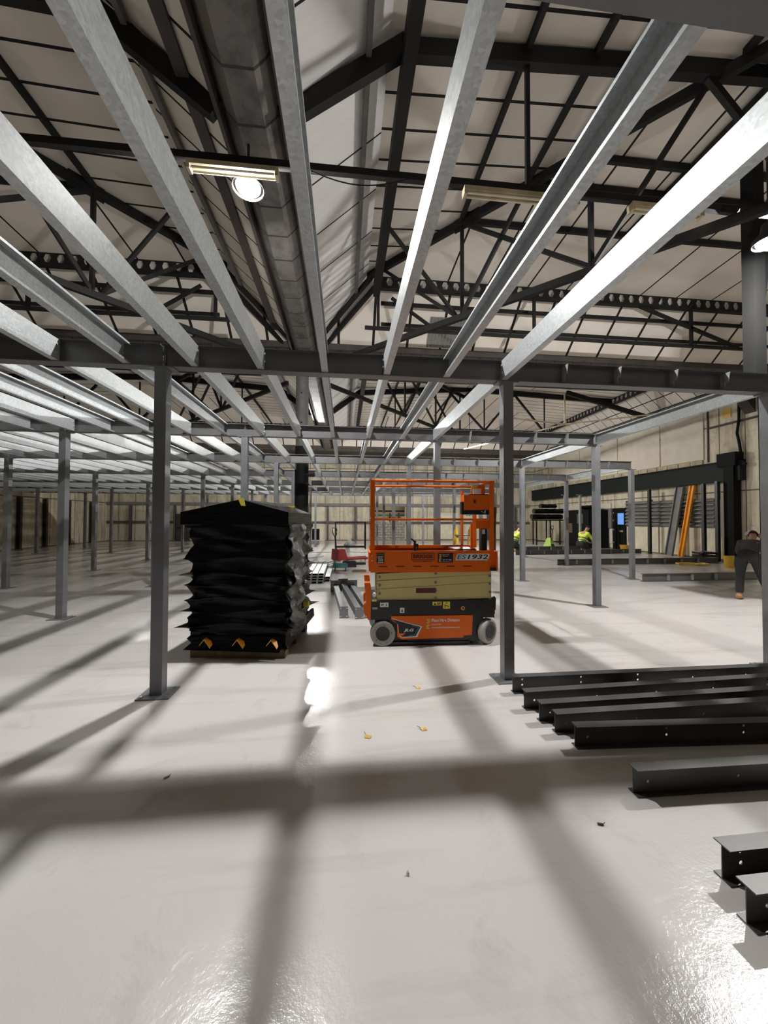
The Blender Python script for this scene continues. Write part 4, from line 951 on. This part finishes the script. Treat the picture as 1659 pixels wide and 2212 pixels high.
# sections lying on the floor in the back right
BB = [((8.235,9.60),(11.9,9.66),'beam', 'grey mezzanine beam lying on the floor before the bent-over worker, its cleats fitted'), ((8.02,13.4),(15.0,13.6),'dgrey','dark steel beam lying across the floor before the leaning channels'), ((8.3,17.45),(15.4,18.0),'dgrey','dark steel beam lying on the floor before the hi-vis crouching worker'), ((8.6,19.9),(13.6,20.2),'dgrey','dark steel beam lying on the floor farthest back on the right')]
for k, (a, b, mt, lab) in enumerate(BB):
    d = Vector((b[0]-a[0], b[1]-a[1], 0)); t = thing('floor_section', lab, 'beam', (a[0], a[1], .11), math.atan2(d.y, d.x)); L = d.length
    MB().ext(IP(.22, .12, .009, .007), (0,0,0), (L,0,0)).build('i_section', M[mt], t)
    for q in range(1, int(L/.75)): MB().box((q*.75,-.1,-.08), (q*.75+.006,-.01,.085)).build('cleat', M['galv'], t)
# ------------------------------------------------------------------ far wall and left wall
m = MB()
for i, z in enumerate([.22*q for q in range(9)]):
    x = ox0-.02-(.22 if i % 2 else 0); i2 = 0
    while x < ox1:
        a, b = max(x+.012, ox0), min(x+.43, ox1)
        top = 8 if x < 3.0 else (6 if x < 4.1 else (7 if x < 4.5 else 8))
        if b-a > .06 and i <= top: m.box((a,YF+.02+rh.uniform(0,.02),z+.012), (b,YF+.2,z+.208))
        x += .44
t = thing('block_wall', 'broken grey concrete block wall filling the far opening, seen through the lift rails', 'block wall', (0,0,0)); m.build('blocks', M['block'], t)
MB().box((ox0,YF+.05,0), (ox1,YF+.18,1.5)).build('mortar_core', M['mortar'], t)
t = thing('strip_lamp', 'lit strip lamp in the room behind the broken block wall', 'lamp', (3.0, YF+1.2, 3.1)); MB().box((0,-.06,0), (1.4,.06,.06)).build('body', M['white'], t); MB().box((0,-.05,-.03), (1.4,.05,0)).build('tube', M['warm'], t)
m = MB(); m.box((2.0,YF+1.0,2.35), (5.4,YF+1.08,2.5)); m.box((2.0,YF+1.5,2.05), (5.4,YF+1.55,2.13)); m.box((3.9,YF+1.9,0), (4.0,YF+2.0,2.3)); m.box((4.55,YF+1.2,1.6), (4.7,YF+1.3,2.3)); struct(m.build('trim_15', M['rust']), 'dark pipes and rails in the room behind the block wall', 'pipes')
rails = MB().box((XL+.01,YF-.10,1.36), (ox0-.05,YF-.02,1.55)).build('trim_16', M['browngrey']); struct(rails, 'brown-grey horizontal rail on the far wall, left of the opening', 'rail')
struct(MB().box((ox1+.05,YF-.10,1.36), (XW-.4,YF-.02,1.55)).build('trim_17', M['browngrey']), 'brown-grey horizontal rail on the far wall, right of the opening', 'rail')
struct(MB().box((XL+.01,YF-.16,2.78), (XW-.4,YF-.02,3.0)).build('trim_18', M['louvre']), 'grey horizontal beam along the far wall at mezzanine height', 'beam')
for k, x in enumerate((-16.2, -13.0, -10.6, -8.0, -5.3, -2.9, -1.35, .9, 2.3, 5.15, 7.5, 9.7, 12.0, 14.4)):
    t = thing('wall_stanchion', f'brown-grey steel stanchion on the far wall, {ORD[k]} from the left corner', 'post', (x, YF-.22, 0), 0, 'far wall stanchions')
    MB().ext(IP(.2, .15, .01, .01), (0,0,.012), (0,0,2.77), (0,1,0)).build('shaft', M['browngrey'], t); MB().box((-.13,-.1,0), (.13,.12,.012)).build('base_plate', M['browngrey'], t)
struct(MB().box((-2.75,YF-.07,0), (-1.55,YF-.01,2.7)).build('trim_19', M['cream']), 'cream boxed pier on the far wall behind the pallet truck', 'pier')
struct(MB().box((-2.6,YF-.09,.05), (-2.0,YF-.07,.95)).build('trim_20', M['dblack']), 'small dark opening at the foot of the cream pier', 'opening')
for k, (a, b) in enumerate(((7.6, 9.5), (9.8, 11.9), (12.1, 14.3))): struct(MB().box((a,YF-.05,.1), (b,YF-.01,2.3)).build(f'trim_{21+k}', M['cream']), f'pale cream board on the far wall right of the lift, {ORD[k]} from the left', 'wall panel')
for k, y in enumerate((20.0, 22.6, 24.4, 26.3, 28.5)):
    t = thing('wall_stanchion', f'dark steel stanchion on the left wall, {ORD[k]} from the near end', 'post', (XL+.16, y, 0), 0, 'left wall stanchions')
    MB().ext(IP(.2, .15, .01, .01), (0,0,.012), (0,0,2.9), (1,0,0)).build('shaft', M['rust'], t); MB().box((-.12,-.13,0), (.12,.13,.012)).build('base_plate', M['rust'], t)
t = thing('dark_doorway', 'dark doorway stack at the far left, just right of the second big post', 'cupboard', (-12.4, YF-.35, 0)); MB().box((-.45,0,0), (.45,.33,2.1)).build('body', M['rust'], t); MB().box((-.4,-.02,1.0), (.4,0,1.06)).build('rail', M['dblack'], t)
# small litter
def litter(name, label, cat, p, mat, kind):
    t = thing(name, label, cat, p, random.uniform(0, 6))
    if kind == 'leaf':
        MB().add([(-.025,-.012,.004),(0,-.028,.012),(.028,-.01,.004),(.02,.02,.013),(-.012,.026,.003),(0,0,.018),(-.025,-.012,.002),(0,-.028,.010),(.028,-.01,.002),(.02,.02,.011),(-.012,.026,.001),(0,0,.015)], [(0,1,5),(1,2,5),(2,3,5),(3,4,5),(4,0,5),(6,11,7),(7,11,8),(8,11,9),(9,11,10),(10,11,6)]).build('blade', M[mat], t); MB().cyl((.02,.015,.010), (.055,.03,.014), .002, 5).build('stalk', M['wood'], t)
    elif kind == 'stub': MB().cyl((-.016,0,.006), (.014,0,.006), .006, 8).cyl((.014,0,.006), (.024,.008,.013), .002, 5).build('stub', M[mat], t)
    else: MB().cyl((0,0,0), (0,0,.008), .008, 6).cyl((0,0,.008), (0,0,.018), .004, 6).build('bolt', M[mat], t)
litter('dead_leaf', 'curled tan leaf on the floor, nearest the middle of the picture', 'leaf', (.19, 2.95, 0), 'gold', 'leaf')
litter('dead_leaf', 'small tan leaf on the floor right of centre, beyond the other', 'leaf', (.65, 3.01, 0), 'gold', 'leaf')
litter('dead_leaf', 'small leaf on the floor in front of the lift', 'leaf', (.75, 3.75, 0), 'gold', 'leaf')
litter('wood_stub', 'small brown stub lying on the floor at left centre', 'stub', (-1.15, 2.62, 0), 'wood', 'stub')
litter('loose_bolt', 'shiny loose bolt on the near floor, right of centre', 'bolt', (.31, 1.80, 0), 'zinc', 'bolt')
litter('metal_chip', 'dark metal chip on the floor left of the lying I-beams', 'chip', (1.43, 1.98, 0), 'hub', 'stub')
# ------------------------------------------------------------------ people: one skinned surface each, clothing as separate skins
def skin(name, verts, edges, radii, mat, parent=None, sub=2, loc=None, root=0):
    me = bpy.data.meshes.new(name); me.from_pydata([tuple(v) for v in verts], edges, []); me.update()
    o = bpy.data.objects.new(name, me); COL.objects.link(o)
    md = o.modifiers.new('skin', 'SKIN'); md.use_smooth_shade = True
    if not me.skin_vertices: 
        bpy.context.view_layer.objects.active = o
    for i, v in enumerate(me.skin_vertices[0].data):
        r = radii[i]; v.radius = r if isinstance(r, tuple) else (r, r)
    me.skin_vertices[0].data[root].use_root = True
    sb = o.modifiers.new('sub', 'SUBSURF'); sb.levels = sub; sb.render_levels = sub
    bpy.context.view_layer.update()
    dg = bpy.context.evaluated_depsgraph_get()
    nm = bpy.data.meshes.new_from_object(o.evaluated_get(dg)); o.modifiers.clear(); o.data = nm; nm.name = name
    bpy.data.meshes.remove(me)
    nm.materials.clear(); nm.materials.append(mat)
    for p in nm.polygons: p.use_smooth = True
    if parent: o.parent = parent
    if loc: o.location = loc
    return o
def lerp(a, b, t): return tuple(a[i]+(b[i]-a[i])*t for i in range(3))
def figure(J, label, loc, rz, cloth, boots, sc=1.0, hand_curl=.5):
    """J: joints in local metres (x right of the body, y the way it faces, z up)"""
    V, E, Rr = [], [], []
    def v(p, r, par=None):
        V.append(p); Rr.append(r); 
        if par is not None: E.append((par, len(V)-1))
        return len(V)-1
    pel = v(J['pelvis'], (.13,.10)); sp = v(lerp(J['pelvis'], J['chest'], .5), (.125,.10), pel); ch = v(J['chest'], (.145,.105), sp)
    nk = v(J['neck'], .055, ch); hb = v(lerp(J['neck'], J['head'], .45), .062, nk); hd = v(J['head'], (.082,.095), hb); ht = v(tuple(Vector(J['head'])+(Vector(J['head'])-Vector(J['neck'])).normalized()*.10), .06, hd)
    for s in ('l', 'r'):
        sh = v(J['sh_'+s], .058, ch); el = v(J['el_'+s], .043, v(lerp(J['sh_'+s], J['el_'+s], .5), .05, sh)); wr = v(J['wr_'+s], .028, v(lerp(J['el_'+s], J['wr_'+s], .4), .041, el))
        W_ = Vector(J['wr_'+s]); d = (W_-Vector(J['el_'+s])).normalized(); sd = d.cross(Vector((0,1,.2))).normalized(); pn = sd.cross(d)
        pm = v(tuple(W_+d*.05), (.036,.018), wr)
        for k, (off, ln) in enumerate(((-.027,.066),(-.009,.078),(.009,.074),(.027,.058))):
            a = v(tuple(W_+d*.09+sd*off), .0095, pm); b = v(tuple(W_+d*(.09+ln*.55)+sd*off*1.1+pn*.012), .0085, a); v(tuple(W_+d*(.09+ln*.85)+sd*off*1.1+pn*.035), .0075, b)
        a = v(tuple(W_+d*.03+sd*-.04+pn*.01), .011, pm); v(tuple(W_+d*.075+sd*-.058+pn*.03), .009, a)
        hp = v(J['hip_'+s], .085, pel); kn = v(J['kn_'+s], .055, v(lerp(J['hip_'+s], J['kn_'+s], .5), .074, hp)); an = v(J['an_'+s], .038, v(lerp(J['kn_'+s], J['an_'+s], .35), .054, kn)); v(J['to_'+s], .036, an)
    body = skin('person', V, E, Rr, M['skin'], None, 2, loc); body.rotation_euler = (0, 0, rz); body.scale = (sc,)*3
    tag(body, label, 'person')
    # trousers
    V, E, Rr = [], [], []
    a = v(J['pelvis'], (.165,.135)); w = v(lerp(J['pelvis'], J['chest'], .32), (.155,.125), a)
    for s in ('l', 'r'):
        h = v(J['hip_'+s], .115, a); m_ = v(lerp(J['hip_'+s], J['kn_'+s], .5), .102, h); k = v(J['kn_'+s], .084, m_); c = v(lerp(J['kn_'+s], J['an_'+s], .5), .08, k); v(lerp(J['kn_'+s], J['an_'+s], .93), .075, c)
    skin('trousers', V, E, Rr, M['trouser'], body)
    # upper garment
    V, E, Rr = [], [], []
    a = v(lerp(J['pelvis'], J['chest'], -.05 if cloth == 'hivis' else .10), (.19,.16) if cloth == 'hivis' else (.172,.14)); b = v(lerp(J['pelvis'], J['chest'], .6), (.17,.135), a); c = v(J['chest'], (.178,.14), b); n = v(lerp(J['chest'], J['neck'], .8), .075, c)
    for s in ('l', 'r'):
        h = v(J['sh_'+s], .082, c); m_ = v(lerp(J['sh_'+s], J['el_'+s], .5), .072, h); k = v(J['el_'+s], .064, m_); v(lerp(J['el_'+s], J['wr_'+s], .93), .046, k)
    g = skin('jacket' if cloth == 'hivis' else 'sweatshirt', V, E, Rr, M[cloth], body)
    if cloth == 'hivis':
        for f in (.30, .55):
            p = Vector(lerp(J['pelvis'], J['chest'], f)); d = (Vector(J['chest'])-Vector(J['pelvis'])).normalized()
            u = d.cross(Vector((1,0,0))).normalized(); x = Vector((1,0,0)); n_ = 28; vs = []
            for hh in (-.025, .025):
                vs += [p+d*hh+x*.183*math.cos(2*PI*i/n_)+u*.151*math.sin(2*PI*i/n_) for i in range(n_)]
            MB().add(vs, [(i, (i+1) % n_, n_+(i+1) % n_, n_+i) for i in range(n_)]).build('reflective_band', M['tape'], body, True)
    # hair cap and face
    H = Vector(J['head']); upd = (H-Vector(J['neck'])).normalized(); f = Vector(J.get('face', (0,1,0))).normalized(); sd = f.cross(upd).normalized(); f = upd.cross(sd)
    m = MB(); n_ = 16; vs = []
    for i in range(7):
        ph = PI*.5*i/6
        for j in range(n_):
            a = 2*PI*j/n_; back = -math.sin(a)
            rad = math.cos(ph); zz = math.sin(ph)
            low = -.05*max(0, back)*(1-zz)
            vs.append(H+upd*(.03+low+.115*zz)+sd*.090*math.cos(a)*rad+f*(.106*math.sin(a)*rad-.012))
    m.add(vs, [(i*n_+j, i*n_+(j+1) % n_, (i+1)*n_+(j+1) % n_, (i+1)*n_+j) for i in range(6) for j in range(n_)]); m.build('hair', M['hair'], body, True)
    m = MB(); m.cyl(H+f*.085-upd*.0, H+f*.118-upd*.022, .011, 8, .016); m.build('nose', M['skin'], body, True)
    m = MB()
    for q in (-1, 1): m.lathe([(.002,-.008),(.024,-.006),(.028,.0),(.02,.008),(.002,.008)], H+sd*q*.085-upd*.01, sd*q, 12)
    m.build('ear', M['skin'], body, True)
    m = MB()
    for q in (-1, 1): m.cyl(H+f*.086+sd*q*.033+upd*.018, H+f*.095+sd*q*.033+upd*.018, .011, 8)
    m.bar(H+f*.094-sd*.022-upd*.05, H+f*.094+sd*.022-upd*.05, .008, .006); m.build('eyes_and_mouth', M['hair'], body)
    # boots
    for s in ('l', 'r'):
        A = Vector(J['an_'+s]); T = Vector(J['to_'+s]); d = (T-A); d.z = 0; d.normalize(); g0 = min(A.z-.085, T.z-.03)
        V2 = [A+Vector((0,0,.05)), A+Vector((0,0,-.03)), A+d*.10+Vector((0,0,-.045)), A+d*.20+Vector((0,0,-.052)), A-d*.045+Vector((0,0,-.04))]
        skin('boot', V2, [(0,1),(1,2),(2,3),(1,4)], [.066,.064,.060,.048,.056], M[boots], body)
    return body
# worker bending forward at the right edge, back to us
J = dict(pelvis=(.0,0,.97), chest=(.06,.42,1.19), neck=(.08,.60,1.27), head=(.08,.74,1.36), face=(0,.75,-.6),
  sh_l=(-.13,.44,1.20), el_l=(-.17,.58,.98), wr_l=(-.06,.78,.88), sh_r=(.25,.44,1.19), el_r=(.33,.58,.96), wr_r=(.24,.80,.86),
  hip_l=(-.11,0,.90), kn_l=(-.14,.06,.50), an_l=(-.15,-.03,.10), to_l=(-.18,.14,.05), hip_r=(.11,0,.90), kn_r=(.20,.16,.50), an_r=(.34,.14,.10), to_r=(.37,.30,.05))
p = figure(J, 'person in charcoal top, black work trousers and tan boots, bending forward at the right edge', (8.62, 7.16, 0), R(-50), 'shirt', 'boot')
H = Vector(J['head'])
m = MB(); m.bar(H+Vector((-.12,-.03,.02)), H+Vector((-.05,-.02,.12)), .03, .045); m.build('head_torch', M['white'], p)
m = MB(); m.lathe([(.01,-.02),(.05,-.02),(.055,.0),(.05,.02),(.01,.02)], H+Vector((.11,0,0)), (1,0,0), 14); m.build('ear_defender', M['skin'], p, True)
# crouching hi-vis workers in the back
Jk = dict(pelvis=(0,0,.36), chest=(.0,.20,.74), neck=(.0,.31,.88), head=(.0,.41,.98), face=(0,.8,-.6),
  sh_l=(-.19,.21,.76), el_l=(-.22,.40,.55), wr_l=(-.10,.58,.42), sh_r=(.19,.21,.76), el_r=(.22,.40,.55), wr_r=(.10,.60,.42),
  hip_l=(-.11,0,.33), kn_l=(-.16,.40,.42), an_l=(-.15,.22,.09), to_l=(-.15,.38,.05), hip_r=(.11,0,.33), kn_r=(.15,.36,.09), an_r=(.14,-.06,.10), to_r=(.14,.06,.04))
figure(Jk, 'person in a hi-vis yellow jacket crouching before the black cabinet at the back right', (12.55, 18.75, 0), R(-72), 'hivis', 'boot', 1.28)
figure(Jk, 'person in a hi-vis yellow jacket crouching far back, just right of the big front post', (9.05, 19.35, 0), R(-70), 'hivis', 'boot', 1.28)

# ------------------------------------------------------------------ camera, world, view
cam = bpy.data.cameras.new('camera'); cam.sensor_fit = 'VERTICAL'; cam.sensor_height = 36; cam.sensor_width = 27; cam.lens = 806.394/2212*36
cam.clip_start = .05; cam.clip_end = 200
co = bpy.data.objects.new('camera', cam); COL.objects.link(co)
mt = Matrix((CR, CU, -CF)).transposed().to_4x4(); mt.translation = CAMP; co.matrix_world = mt
SC.camera = co
w = bpy.data.worlds.new('world'); SC.world = w; w.use_nodes = True
w.node_tree.nodes['Background'].inputs[0].default_value = (.5, .5, .55, 1); w.node_tree.nodes['Background'].inputs[1].default_value = .02
SC.view_settings.view_transform = 'Standard'; SC.view_settings.look = 'None'; SC.view_settings.exposure = EXPO; SC.view_settings.gamma = 1; SC.view_settings.use_curve_mapping = False
cy = SC.cycles; cy.use_denoising = True; cy.max_bounces = 10; cy.diffuse_bounces = 6; cy.glossy_bounces = 4; cy.sample_clamp_indirect = 6; cy.sample_clamp_direct = 0; cy.caustics_reflective = False; cy.caustics_refractive = False

if globals().get('CHECK'):
    for o in SC.objects:
        if o.get('label') and len(o['label'].split()) > 16: print('LONG', len(o['label'].split()), o.name, o['label'])
